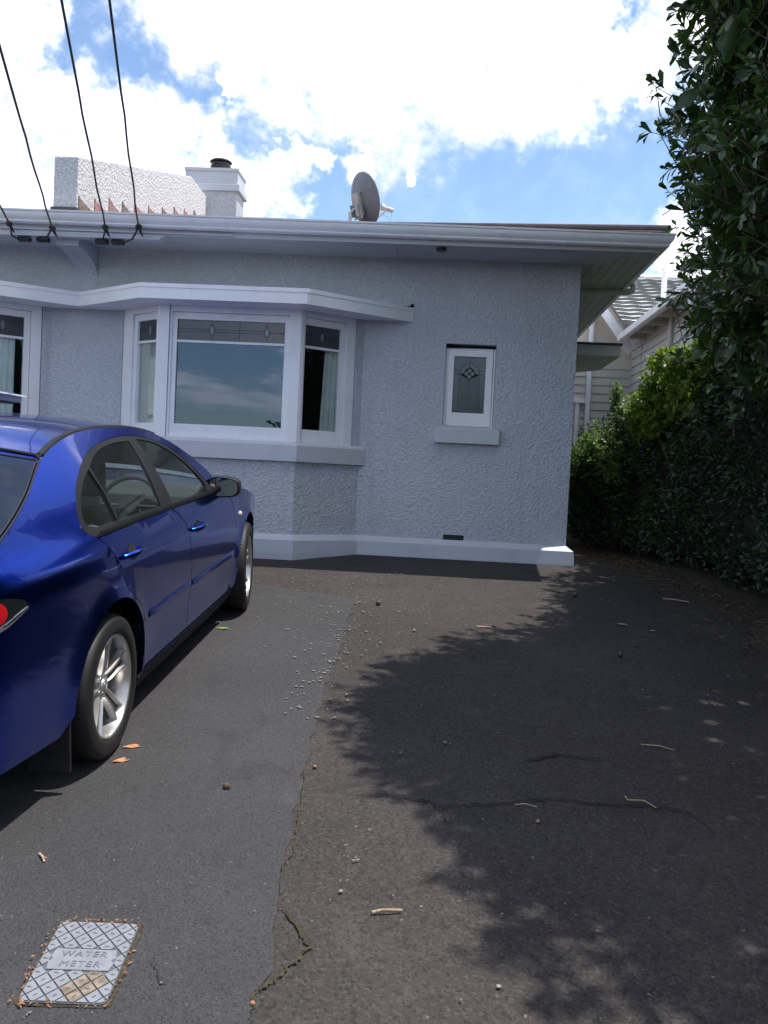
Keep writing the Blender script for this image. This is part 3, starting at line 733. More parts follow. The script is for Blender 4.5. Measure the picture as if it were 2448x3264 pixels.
# eaves -------------------------------------------------------------
EX = 1.86            # fascia line, right side
FY = 8.50            # fascia line, front
def eaves():
    joints = [-10, -7.4, -5.0, -2.62, -.50, EX-.02]
    for a, b in zip(joints[:-1], joints[1:]):
        mb = MB(); xb = min(b, 9)
        if b > 1: mb.prism([(a+.002, FY+.02, SOF), (EX-.02, FY+.02, SOF), (WX, WY, SOF), (a+.002, WY, SOF)], (0, 0, .03))
        else: mb.box((a+.002, FY+.02, SOF), (b-.002, WY+.02, SOF+.03))
        mb.build('soffit_panel', 'soffit', house)
    # tongue-and-groove lining along the side eave
    n = 6; w = (EX-.02-WX)/n
    for i in range(n):
        x0, x1 = WX+i*w+.003, WX+(i+1)*w-.003
        y0 = WY-(x0-WX)*(WY-FY-.02)/(EX-.02-WX); y1 = WY-(x1-WX)*(WY-FY-.02)/(EX-.02-WX)
        mb = MB(); mb.prism([(x0, y0+.004, SOF+random.uniform(0, .003)), (x1, y1+.004, SOF), (x1, 18.8, SOF), (x0, 18.8, SOF)], (0, 0, .02)); mb.build('soffit_board', 'soffit_green', house)
    m2 = MB(); m2.add([(WX-.02,FY,SOF+.034),(EX,FY,SOF+.034),(EX,18.9,SOF+.034),(WX-.02,18.9,SOF+.034)], [(0,1,2,3)]); m2.build('eave_lining', 'lead', house)
    mb = MB(); mb.box((-10, FY, SOF-.005), (EX, FY+.02, 3.05)); mb.build('fascia', 'trim_grey', house)
    mb = MB(); mb.box((EX-.02, FY+.02, SOF-.005), (EX, 18.9, 3.05)); mb.build('fascia', 'soffit_green', house)
    # moulded gutters: profile (out, z)
    prof = [(.0, .0), (.060, -.002), (.074, .006), (.078, .014), (.074, .022), (.092, .040), (.106, .060), (.110, .082), (.104, .092), (.118, .098), (.120, .112), (.112, .114), (.110, .102), (.0, .102)]
    mb = MB(); fall = .0055
    xs = [-10, EX+.12]
    k = len(prof)
    for x, mit in ((-10, 0), (EX, 1)):
        for o, z in prof: mb.v.append((x+(o if mit else 0), FY-o, 2.932+z-fall*x))
    for j in range(k): mb.f.append((j, (j+1) % k, k+(j+1) % k, k+j)); mb.mi.append(0)
    g = mb.build('gutter', 'white', house, smooth=True)
    for x in (-2.10, .42, -3.75):
        b = MB(); b.v += []
        for xx in (x, x+.05):
            for o, z in prof: b.v.append((xx, FY-o*1.03-.002, 2.932+z*1.02-.001-fall*xx))
        for j in range(k): b.f.append((j, (j+1) % k, k+(j+1) % k, k+j)); b.mi.append(0)
        b.f += [tuple(range(k)), tuple(range(k, 2*k))]; b.mi += [0, 0]
        b.build('gutter_joint', 'white', g)
    mb = MB(); zz = 2.932-fall*EX
    for y, mit in ((FY, 1), (18.9, 0)):
        for o, z in prof: mb.v.append((EX+o, y-(o if mit else 0), zz+z))
    for j in range(k): mb.f.append((j, (j+1) % k, k+(j+1) % k, k+j)); mb.mi.append(0)
    mb.build('gutter', 'white', house, smooth=True)
    # rainwater pipe under the side eave
    mb = MB(); mb.tube([(1.955,10.07,2.96),(1.958,10.07,2.90),(1.945,10.07,2.865),(1.90,10.07,2.852),(1.6,10.07,2.85),(WX+.06,10.07,2.84),(WX+.045,10.07,2.80),(WX+.045,10.07,.0)], .034, 12)
    mb.build('downpipe', 'soffit_green', house, smooth=True)
    # timber the service cables are fixed to
    mb = MB(); mb.prism([(-10, FY-.012, SOF-.046), (-10, FY-.012, SOF-.002), (-2.63, FY-.012, SOF-.002), (-2.69, FY-.012, SOF-.046)], (0, .10, 0)); mb.prism([(-10, FY-.02, SOF+.008), (-10, FY-.02, SOF+.022), (-2.0, FY-.02, SOF+.022), (-2.0, FY-.02, SOF+.008)], (0, .018, 0))
    mb.build('cable_board', 'trim_grey', house)
    mb = MB(); mb.tube([(.02,8.47,2.955),(-.03,8.52,2.91),(-.055,8.58,2.893)], .003, 6); mb.lathe([(.0,.0),(.05,.002),(.048,.02),(.02,.03),(0,.03)], 14, 'Z', (-.085, 8.62, SOF-.031))
    mb.build('eave_hook', 'black_plastic', house)
    # side window hood further along the wall
    mb = MB(); mb.prism([(WX, 10.26, 2.195), (1.90, 10.26, 2.195), (1.90, 11.55, 2.195), (1.62, 11.98, 2.195), (WX, 11.98, 2.195)], (0, 0, .115)); sh = mb.build('side_hood', 'trim_grey', house)
    mb = MB(); mb.prism([(WX, 10.24, 2.312), (1.915, 10.24, 2.312), (1.915, 11.56, 2.312), (1.63, 12.0, 2.312), (WX, 12.0, 2.312)], (0, 0, .022)); mb.build('felt_edge', 'lead', sh)
    # party-wall corbel under the eave
    mb = MB(); P = [(8.58, SOF), (8.58, 2.79)]+[(8.58+.52*math.sin(a), 2.79-.20*(1-math.cos(a))) for a in [PI/2*k/8 for k in range(1, 9)]]+[(WY, SOF)]
    mb.prism([(-3.70, y, z) for y, z in P], (.215, 0, 0)); mb.build('corbel', 'stucco', house)
eaves()

def roof():
    pitch = .25; y0, z0 = 8.435, 3.048; xe = 1.925
    mb = MB(); A = .0085; per = .076
    nx = int((xe+10)/per*6); xs = [-10+(xe+10)*i/nx for i in range(nx+1)]
    for x in xs:
        w = A*math.sin(2*PI*x/per); ym = min(13.4, y0+(xe-x))
        mb.v += [(x, y0, z0+w-.0055*x*.6), (x, ym, z0+w*.9+pitch*(ym-y0)), (x, y0, z0+w-.0055*x*.6-.012)]
    for i in range(nx):
        a, b = 3*i, 3*i+3; mb.f += [(a, b, b+1, a+1), (a+2, b+2, b, a)]; mb.mi += [0, 0]
    rf = mb.build('roof', 'roof_iron', house, smooth=2)
    mb = MB(); mb.add([(xe, y0, z0), (xe, 18.9, z0), (xe-4.96, 13.9, z0+1.24), (xe-4.96, 13.4, z0+1.24)], [(0,1,2,3)]); mb.add([(-10,13.4,z0+1.24),(xe-4.96,13.4,z0+1.24),(xe-4.96,13.9,z0+1.24),(xe,18.9,z0),(-10,18.9,z0)], [(0,1,2,3,4)]); mb.build('roof', 'roof_iron', house)
    mb = MB(); mb.tube([(xe+.0, y0+.0, z0+.035), (xe-1, y0+1, z0+.035+pitch), (xe-4.9, y0+4.9, z0+.04+pitch*4.9), (-10, 13.4, z0+.04+pitch*4.95)], .036, 12)
    mb.tube([(xe-4.9, 13.6, z0+.03+1.24), (xe, 18.8, z0+.03)], .034, 8)
    mb.build('ridge_roll', 'roof_roll', house, smooth=True)
    # loose turned-up corner of the last sheet
    mb = MB(); mb.add([(1.30, 8.41, 3.047), (1.95, 8.40, 3.052), (1.93, 8.47, 3.075), (1.30, 8.50, 3.062)], [(0,1,2,3)]); mb.build('roof_edge', 'roof_iron', rf)
    # parapet of the party wall
    mb = MB(); P = [(8.46, 2.99), (8.46, 3.575), (12.18, 4.585), (13.60, 4.545), (13.60, 3.9)]
    mb.prism([(-3.69, y, z) for y, z in P], (.23, 0, 0)); pr = mb.build('parapet', 'stucco_white', house, bevel=.012)
    mb = MB(); mb.box((-3.70, 8.43, 2.99), (-3.45, 8.47, 3.105)); mb.build('lead_apron', 'lead', pr)
    ys = [8.47,8.86,9.24,9.62,10.0,10.47,10.98,11.45,11.9,12.35,12.72]
    for i in range(len(ys)-1):
        a, b = ys[i], ys[i+1]; r = lambda y: z0+pitch*(y-y0)
        pk = .15+random.uniform(-.012, .02)
        mb = MB(); mb.prism([(-3.462, a+.01, r(a)-.03), (-3.462, a+.01, r(a)+pk+.02), (-3.462, a+.04, r(a)+pk), (-3.462, b+.02, r(b)+.01), (-3.462, b+.02, r(b)-.03)], (.012+.003*(i % 2), 0, 0))
        mb.build('stepped_flashing', 'flash_red' if i % 3 else 'flash_brown', pr)
    # chimney
    cx0, cx1, cy0, cy1 = -3.76, -3.035, 13.02, 13.48
    mb = MB(); mb.box((cx0, cy0, 3.9), (cx1, cy1, 4.665)); ch = mb.build('chimney', 'stucco', rf, bevel=.01)
    mb = MB(); mb.box((cx0-.015, cy0-.02, 4.745), (cx1+.008, cy1+.02, 4.925)); mb.build('chimney_top', 'plinth', rf, bevel=.006)
    mb = MB(); mb.box((cx0-.04, cy0-.045, 4.655), (cx1+.04, cy1+.045, 4.745)); mb.build('chimney_band', 'plinth', rf, bevel=.006)
    mb = MB(); mb.box((cx0-.025, cy0-.03, 4.925), (cx1+.02, cy1+.03, 4.972)); mb.build('chimney_cap', 'trim_grey', rf, bevel=.004)
    mb = MB(); c = ((cx0+cx1)/2+.06, 13.25, 4.972)
    mb.lathe([(.142,0),(.142,.05),(.152,.053),(.142,.06),(.142,.085),(.152,.09),(.142,.096),(.136,.115),(.136,.13),(.08,.135),(0,.135)], 24, 'Z', c)
    for a in range(4): an = a*PI/2+.4; mb.tube([(c[0]+.1*math.cos(an), c[1]+.1*math.sin(an), c[2]+.12), (c[0]+.1*math.cos(an), c[1]+.1*math.sin(an), c[2]+.16)], .008, 5)
    mb.lathe([(0,.158),(.158,.150),(.160,.158),(.13,.182),(.07,.196),(0,.20)], 24, 'Z', c)
    mb.build('flue', 'dark_metal', rf, smooth=True)
roof()

# ------------------------------------------------------------------ things on the roof
def dish():
    b = Vector((-1.17, 11.65, 3.86)); t = thing('satellite_dish', 'grey satellite dish on the roof with its back to the drive', 'satellite dish', b)
    # reflector: faces away and to the right, leaning back
    ax = Vector((.74, .60, .30)).normalized(); up = Vector((0, 0, 1)); right = ax.cross(up).normalized(); up2 = right.cross(ax).normalized()
    c = Vector((.02, .02, .34)); V, F = [], []; n, m = 40, 10; Rw, Rh = .29, .335
    for side in (0, 1):
        for j in range(m+1):
            r = j/m
            for i in range(n):
                a = 2*PI*i/n; p = c+right*Rw*r*math.cos(a)+up2*Rh*r*math.sin(a)+ax*(.075*r*r-.012*side-(.006 if j == m else 0)*0); V.append(tuple(p))
    N = (m+1)*n
    for side in (0, 1):
        for j in range(m):
            for i in range(n): q = (side*N+j*n+i, side*N+j*n+(i+1) % n, side*N+(j+1)*n+(i+1) % n, side*N+(j+1)*n+i); F.append(q if side == 0 else q[::-1])
    for i in range(n): F.append((m*n+i, m*n+(i+1) % n, N+m*n+(i+1) % n, N+m*n+i))
    mb = MB(); mb.add(V, F); mb.build('reflector', 'dish_grey', t, smooth=2)
    k = c-ax*.012
    mb = MB(); q = k-up2*.10-right*.02
    mb.fbox(q-right*.055-ax*.06, right*.11, ax*.06, up2*.19); mb.fbox(q-right*.075-ax*.075-up2*.12, right*.15, ax*.03, up2*.16)
    for dx in (-.05, .05): mb.fbox(q+right*dx-ax*.13-up2*.09, right*.006, ax*.13, up2*.15)
    mb.build('bracket', 'galv', t, bevel=.004)
    mb = MB(); base = Vector((-.10, -.05, -.14)); mb.tube([base, base+Vector((0, 0, .30)), Vector(q)-ax*.10], .022, 10); mb.tube([base+Vector((.0, .0, .1)), base+Vector((.22, .22, .0))], .012, 8); mb.tube([base+Vector((0, 0, .12)), base+Vector((-.2, .18, .0))], .012, 8)
    mb.build('mast', 'galv', t, smooth=True)
    tip = c+ax*.36-up2*.16+up*.02
    st = k-up2*.31
    mb = MB(); mb.tube([st, st+(tip-st)*.75-Vector((0, 0, .035)), tip-Vector((0, 0, .03))], .011, 8); mb.build('feed_arm', 'lnb', t, smooth=True)
    d = (c-tip).normalized(); mb = MB()
    mb.tube([tip-d*.10, tip-d*.06, tip-d*.02], [.028, .032, .030], 12); mb.tube([tip-d*.02, tip+d*.01, tip+d*.05, tip+d*.085], [.022, .024, .042, .040], 14); mb.build('feed_horn', 'lnb', t, smooth=True)
    mb = MB(); e = tip-d*.085; mb.tube([e-Vector((0, 0, .02)), e+Vector((0, 0, -.09)), e+d*.02+Vector((0, 0, -.125)), e+d*.06+Vector((0, 0, -.10)), st+(tip-st)*.8-Vector((0, 0, .03))], .0035, 5)
    L = [k-up2*.05-right*.08-ax*.02+right*.05*math.cos(a)+up2*.06*math.sin(a) for a in [PI*1.4*i/10 for i in range(11)]];     mb.build('coax_lead', 'lnb', t, smooth=True)
dish()

def cables():
    # four service lines strung from the street to the eave
    ends = [(-4.03, 8.31, 2.915), (-3.625, 8.31, 2.89), (-3.135, 8.31, 2.915), (-2.826, 8.31, 2.93)]
    mids = [(-1.66, 3.0, 1.95), (-1.449, 3.0, 1.955), (-1.253, 3.0, 2.06), (-1.107, 3.0, 2.06)]
    names = ['black service cable meeting the eave left of the concrete corbel, leftmost of four', 'black service cable meeting the eave just left of the corbel, second from the left',
             'black service cable meeting the eave just right of the corbel, second from the right', 'black service cable meeting the eave nearest the chimney, rightmost of four']
    conn = [(-3.98, -1), (-3.80, 1), (-3.24, -1), (-3.09, 1)]
    for i, (e, m, nm) in enumerate(zip(ends, mids, names)):
        E_ = Vector(e); M_ = Vector((0, 0, CAM_Z)).lerp(Vector(m), 5.4/3.0); t = thing('service_cable', nm, 'cable', e, 'service cables strung from the street to the eave')
        d = M_-E_
        pts = [E_+d*(4.5*k/40)+Vector((0, 0, .04*(4.5*k/40)*(4.5*k/40-1))) for k in range(41)]
        wob = random.random()*6
        pts = [p+Vector((.005*math.sin(j*1.7+wob), 0, .004*math.sin(j*2.3+wob)))*(1 if 0 < j < 8 else 0) for j, p in enumerate(pts)]
        L = [p-E_ for p in pts]
        mb = MB(); mb.tube(L, .0078, 6); mb.build('cable', 'cable', t, smooth=True)
        # clamp
        dn = -d.normalized(); mb = MB(); mb.tube([Vector((0,0,0))-dn*.02, dn*.02, dn*.06, dn*.10], [.010, .026, .030, .012], 8); mb.tube([dn*.07, dn*.13+Vector((.02, 0, -.03)), dn*.15+Vector((.03, .02, -.05))], [.016, .012, .006], 7)
        for a in range(3): mb.tube([dn*(.02+.03*a)+Vector((-.03, 0, 0)), dn*(.02+.03*a)+Vector((.03, 0, .0))], .007, 6)
        mb.build('clamp', 'dark_metal', t, smooth=True)
        cx, s = conn[i]; c = Vector((cx, FY+.03, SOF-.075))-E_
        mb = MB(); mb.fbox(c-Vector((.055, .02, .02)), (.11, 0, 0), (0, .045, 0), (0, 0, .042)); mb.fbox(c-Vector((.06, .024, .012)), (.014, 0, 0), (0, .05, 0), (0, 0, .03)); mb.fbox(c+Vector((.046, -.024, -.012)), (.014, 0, 0), (0, .05, 0), (0, 0, .03))
        mb.build('connector_block', 'black_rubber', t, bevel=.004)
        mb = MB(); a = c+Vector((-.055*s if i != 3 else -.055, 0, 0)) if i in (1,) else c+Vector((-.05, 0, 0)) if i in (0,) else c+Vector((.05, 0, 0)) if i != 3 else c+Vector((.05, 0, .0))
        s0 = Vector((0, 0, 0))+dn*.0
        mid = s0.lerp(a, .6)+Vector((.03*s, 0, -.03)); mb.tube([s0, s0.lerp(mid, .5)+Vector((.012, -.01, .0)), mid, a], .0085, 6); mb.build('tail_lead', 'cable', t, smooth=True)
cables()

# ------------------------------------------------------------------ pale box at the left edge, beyond the car
def letterbox():
    t = thing('letterbox', 'pale metal box with a sunlit lid, seen above the car roof at the left edge', 'letterbox', (-3.62, 7.0, gz(7.0)))
    O = Vector((-3.62, 7.0, gz(7.0)))
    rot = Matrix.Rotation(R(-4), 3, 'Z')
    def bx(mb, a, b):
        v = [rot @ Vector(p) for p in [(a[0],a[1],a[2]),(b[0],a[1],a[2]),(b[0],b[1],a[2]),(a[0],b[1],a[2]),(a[0],a[1],b[2]),(b[0],a[1],b[2]),(b[0],b[1],b[2]),(a[0],b[1],b[2])]]
        mb.add(v, [(0,3,2,1),(4,5,6,7),(0,1,5,4),(1,2,6,5),(2,3,7,6),(3,0,4,7)])
    z = 1.235-gz(7.0)
    mb = MB(); bx(mb, (-.29, -.16, z-.02), (.275, .2, z+.035)); mb.build('box', 'galv', t, bevel=.004)
    mb = MB(); v = [rot @ Vector(p) for p in [(-.31,-.18,z+.062),(.303,-.18,z+.038),(.303,.22,z+.038),(-.31,.22,z+.062),(-.31,-.18,z+.05),(.303,-.18,z+.026),(.303,.22,z+.026),(-.31,.22,z+.05)]]
    mb.add(v, [(0,1,2,3),(7,6,5,4),(0,4,5,1),(1,5,6,2),(2,6,7,3),(3,7,4,0)]); mb.build('lid', 'white', t)
    mb = MB(); bx(mb, (-.27, -.14, z-.035), (.235, .17, z-.021)); mb.build('base_plate', 'dark_metal', t)
    mb = MB(); bx(mb, (-.13, -.03, 0), (-.03, .07, z-.03)); mb.build('post', 'bark', t)
letterbox()

# ------------------------------------------------------------------ the car
TH = R(.8); SL = math.atan(.105)
cf = Vector((math.sin(TH), math.cos(TH), .105*math.cos(TH))).normalized(); cn = Vector((0, -math.sin(SL), math.cos(SL))); cr = cf.cross(cn).normalized(); cn = cr.cross(cf)
car = thing('parked_car', 'blue metallic five-door hatchback parked on the left of the drive', 'car')
CM = Matrix(((cr.x, cf.x, cn.x, -2.27), (cr.y, cf.y, cn.y, 3.93), (cr.z, cf.z, cn.z, gz(3.93)+.006), (0, 0, 0, 1)))
car.matrix_world = CM
RAX, FAX, ARC = .10, 2.78, .388
AZ = .328
def sstep(x, a, b):
    t = min(1, max(0, (x-a)/(b-a))); return t*t*(3-2*t)
ZP = [.12, .18, .24, .35, .5, .62, .72, .80, .88, .94, .97]; XP = [.79, .828, .856, .872, .884, .890, .891, .889, .880, .866, .850]
def side_x(y, z):
    if z < .97: x = interp(z, ZP, XP)
    else:
        t = (z-.97)/.41; x = .850-.255*t+.022*math.sin(PI*min(1, max(0, t)))
        if t > 1: x -= .25*(t-1)**1.5
    s = sstep(y, .35, -.25)
    x -= s*.022*sstep(z, .965, 1.04)
    x += s*.012*math.exp(-((z-.93)/.05)**2)
    # waist crease and slightly hollow doors
    x += .006*math.exp(-((z-.86)/.03)**2)*sstep(y, 2.6, 1.6)
    x -= .012*math.exp(-((z-.40)/.10)**2)*sstep(y, .5, .8)*sstep(y, 2.4, 2.0)
    g = 1.
    if y < .3: g -= .105*((.3-y)/1.25)**2
    if y > 2.1: g -= .20*((y-2.1)/1.65)**2.2
    x *= g
    if y < -.72: x -= .13*((-.72-y)/.25)**2.4
    if y > 3.35: x -= .28*((y-3.35)/.4)**2
    for yc in (RAX, FAX):
        r = math.hypot(y-yc, z-AZ); x += .016*math.exp(-((r-.375)/.055)**2)*sstep(z, .1, .35)*(1-sstep(r, .46, .54))
    return x
TY = [-1.0, -.93, -.85, -.64, -.3, 0, .2, .4, .65, .9, 1.15, 1.35, 1.5, 1.65, 1.8, 1.95, 2.05, 2.3, 2.6, 2.9, 3.2, 3.5, 3.72]
TZ = [.955, .985, 1.01, 1.075, 1.205, 1.335, 1.383, 1.408, 1.418, 1.413, 1.397, 1.370, 1.332, 1.272, 1.193, 1.10, 1.03, .968, .915, .862, .80, .715, .62]
# smooth cubic through the roofline
def _cub(xs, ys):
    m = [0]*len(xs)
    for i in range(1, len(xs)-1): m[i] = ((ys[i+1]-ys[i])/(xs[i+1]-xs[i])*(xs[i]-xs[i-1])+(ys[i]-ys[i-1])/(xs[i]-xs[i-1])*(xs[i+1]-xs[i]))/(xs[i+1]-xs[i-1])
    m[0] = (ys[1]-ys[0])/(xs[1]-xs[0]); m[-1] = (ys[-1]-ys[-2])/(xs[-1]-xs[-2])
    def f(x):
        if x <= xs[0]: return ys[0]+m[0]*(x-xs[0])
        if x >= xs[-1]: return ys[-1]+m[-1]*(x-xs[-1])
        i = max(k for k in range(len(xs)-1) if xs[k] <= x); h = xs[i+1]-xs[i]; t = (x-xs[i])/h
        return (2*t**3-3*t*t+1)*ys[i]+(t**3-2*t*t+t)*h*m[i]+(-2*t**3+3*t*t)*ys[i+1]+(t**3-t*t)*h*m[i+1]
    return f
topz = _cub(TY, TZ)
def inpoly(p, poly):
    x, y = p; c = False; n = len(poly)
    for i in range(n):
        x1, y1 = poly[i]; x2, y2 = poly[(i+1) % n]
        if (y1 > y) != (y2 > y) and x < (x2-x1)*(y-y1)/(y2-y1)+x1: c = not c
    return c
def resample(poly, step, closed=True):
    out = []; n = len(poly)
    for i in range(n if closed else n-1):
        a, b = poly[i], poly[(i+1) % n]; l = math.hypot(b[0]-a[0], b[1]-a[1]); k = max(1, int(math.ceil(l/step)))
        for j in range(k): out.append((a[0]+(b[0]-a[0])*j/k, a[1]+(b[1]-a[1])*j/k))
    return out
def spline(pts, n=6, closed=False):
    """Catmull-Rom through points"""
    out = []; N = len(pts)
    for i in range(N if closed else N-1):
        p0 = pts[(i-1) % N] if closed or i > 0 else pts[i]; p1 = pts[i]; p2 = pts[(i+1) % N]; p3 = pts[(i+2) % N] if closed or i+2 < N else p2
        for k in range(n):
            t = k/n
            out.append(tuple(.5*((2*p1[d])+(-p0[d]+p2[d])*t+(2*p0[d]-5*p1[d]+4*p2[d]-p3[d])*t*t+(-p0[d]+3*p1[d]-3*p2[d]+p3[d])*t**3) for d in (0, 1)))
    if not closed: out.append(pts[-1])
    return out
def inset(poly, d):
    n = len(poly); A = sum(poly[i][0]*poly[(i+1) % n][1]-poly[(i+1) % n][0]*poly[i][1] for i in range(n)); s = 1 if A > 0 else -1; out = []
    for i in range(n):
        a, b, c = poly[i-1], poly[i], poly[(i+1) % n]
        d1 = Vector((b[0]-a[0], b[1]-a[1])); d2 = Vector((c[0]-b[0], c[1]-b[1]))
        if d1.length < 1e-9 or d2.length < 1e-9: out.append(b); continue
        d1.normalize(); d2.normalize(); n1 = Vector((-d1.y, d1.x))*s; n2 = Vector((-d2.y, d2.x))*s; m = n1+n2
        if m.length < .3: m = n1
        else: m = m/max(.35, m.dot(n1))
        out.append((b[0]+m.x*d, b[1]+m.y*d))
    return out
def panel(name, outer, m, parent, holes=(), off=0., gap=.0035, step=.035, grid=.05, mirror=False, fn=side_x, ret=0.012, label=None):
    """skin panel cut out of the side of the body; edges turned in by ret"""
    outer = resample(inset(outer, gap) if gap else outer, step); hs = [resample(h, step) for h in holes]
    vs = list(outer); ed = [(i, (i+1) % len(outer)) for i in range(len(outer))]
    for h in hs:
        o = len(vs); vs += h; ed += [(o+i, o+(i+1) % len(h)) for i in range(len(h))]
    ys = [p[0] for p in outer]; zs = [p[1] for p in outer]
    gy = np.arange(min(ys), max(ys), grid); gzv = np.arange(min(zs), max(zs), grid)
    B = np.array(vs)
    for j, a in enumerate(gzv):
        for b in gy:
            p = (float(b)+(grid/2 if j % 2 else 0), float(a))
            if inpoly(p, outer) and not any(inpoly(p, h) for h in hs) and ((B[:, 0]-p[0])**2+(B[:, 1]-p[1])**2).min() > (grid*.5)**2: vs.append(p)
    r = delaunay_2d_cdt([Vector(p) for p in vs], ed, [], 0, 1e-6)
    rv = [(p.x, p.y) for p in r[0]]; tri = []
    for f in r[2]:
        c = (sum(rv[i][0] for i in f)/len(f), sum(rv[i][1] for i in f)/len(f))
        if inpoly(c, outer) and not any(inpoly(c, h) for h in hs): tri.append(tuple(f))
    V = [(fn(y, z)+off, y, z) for y, z in rv]; F = tri
    if ret:
        cnt = {}
        for f in tri:
            for a, b in zip(f, f[1:]+f[:1]): cnt[(min(a, b), max(a, b))] = cnt.get((min(a, b), max(a, b)), 0)+1
        be = [e for e, k in cnt.items() if k == 1]; mp = {}
        for a, b in be:
            for q in (a, b):
                if q not in mp: mp[q] = len(V); x, y, z = V[q]; V.append((x-ret, y, z))
        F = F+[(a, b, mp[b], mp[a]) for a, b in be]
    if mirror: V = [(-x, y, z) for x, y, z in V]
    mb = MB(); mb.add(V, F)
    o = mb.build(name, m, parent, smooth=True)
    if label: o['label'] = label
    return o
def arc(yc, a0, a1, r=ARC, n=16): return [(yc+r*math.cos(R(a0+(a1-a0)*i/n)), AZ+r*math.sin(R(a0+(a1-a0)*i/n))) for i in range(n+1)]

DLO = spline([(.03,1.0),(-.015,1.025),(-.025,1.07),(.005,1.125),(.085,1.195),(.2,1.255),(.36,1.31),(.55,1.345),(.8,1.364),(1.05,1.362),(1.25,1.340),(1.42,1.300),(1.56,1.238),(1.69,1.155),(1.80,1.070),(1.92,.972)], 5)
BELT = [(1.92,.968),(1.5,.973),(1.06,.983),(.5,.995),(.06,.997)]
RDG = spline([(.045,.996),(.085,.955),(.135,.895),(.19,.81),(.25,.73),(.34,.665),(.43,.60),(.50,.50),(.545,.38),(.56,.265)], 4)   # rear door shut line
MDG = spline([(1.06,.983),(1.16,.905),(1.235,.80),(1.27,.68),(1.29,.5),(1.295,.262)], 4)
FDG = spline([(1.95,.967),(2.10,.935),(2.24,.86),(2.31,.74),(2.355,.55),(2.40,.36),(2.41,.258)], 4)
quarter = [(-.93,.66)]+[(-.55,.655),(-.30,.585)]+arc(RAX, 142, 5)+[(.545,.25)]+RDG[::-1]+DLO[1:]+[(1.99,1.0)]+[(y, topz(y)) for y in frange(2.02, -.93, 60)]+[(-.93,.90)]
def dedup(p): return [q for i, q in enumerate(p) if math.hypot(q[0]-p[i-1][0], q[1]-p[i-1][1]) > 1e-4]
rear_door = RDG+[(1.295,.262)]+MDG[::-1][1:]+[(.5,.995)]
front_door = MDG+[(2.41,.258)]+FDG[::-1][1:]+[(1.5,.973)]
fender = FDG[::-1]+[(1.99,1.0),(2.02, topz(2.02)-.002)]+[(y, topz(y)-.002) for y in frange(2.06, 3.45, 24)]+[(3.42,.66),(3.25,.60)]+arc(FAX, 38, 176)+[(2.415,.255)]
rbump = [(-.95,.30),(-.36,.27),(-.30,.32)]+arc(RAX, 180, 142.6)+[(-.30,.58),(-.55,.65),(-.95,.655)]
fbump = [(3.15,.28),(3.70,.24),(3.72,.60),(3.43,.655),(3.26,.595)]+arc(FAX, 37, 3)[1:]
sill = [(.50,.17),(.47,.24),(.56,.255),(1.3,.252),(2.40,.248),(2.42,.19),(2.38,.15),(.52,.14)]
qglass = spline([(.065,1.045),(.022,1.06),(.045,1.115),(.12,1.175),(.21,1.222),(.302,1.252)], 4)+[(.285,1.036),(.1,1.037)]
rglass = [(.318,1.035),(.6,1.028),(.905,1.018),(.985,1.332)]+spline([(.985,1.332),(.8,1.336),(.6,1.324),(.45,1.297),(.335,1.262)], 4)[1:]
fglass = [(1.095,1.014),(1.45,1.004),(1.765,.995),(1.775,1.03)]+spline([(1.775,1.03),(1.72,1.082),(1.60,1.178),(1.48,1.247),(1.36,1.292),(1.22,1.322),(1.075,1.335)], 4)[1:]
fglass = [(1.10,1.014),(1.45,1.004),(1.765,.995),(1.775,1.03)]+spline([(1.775,1.03),(1.72,1.082),(1.60,1.178),(1.48,1.247),(1.36,1.292),(1.22,1.322),(1.105,1.334)], 4)[1:]
qglass, rglass, fglass = [inset(dedup(g), -.006) for g in (qglass, rglass, fglass)]
trim = DLO+BELT
light = [(-.625,.868),(-.645,.890),(-.71,.910),(-.82,.928),(-.945,.934),(-.945,.755),(-.86,.790),(-.76,.822),(-.68,.846),(-.635,.858)]
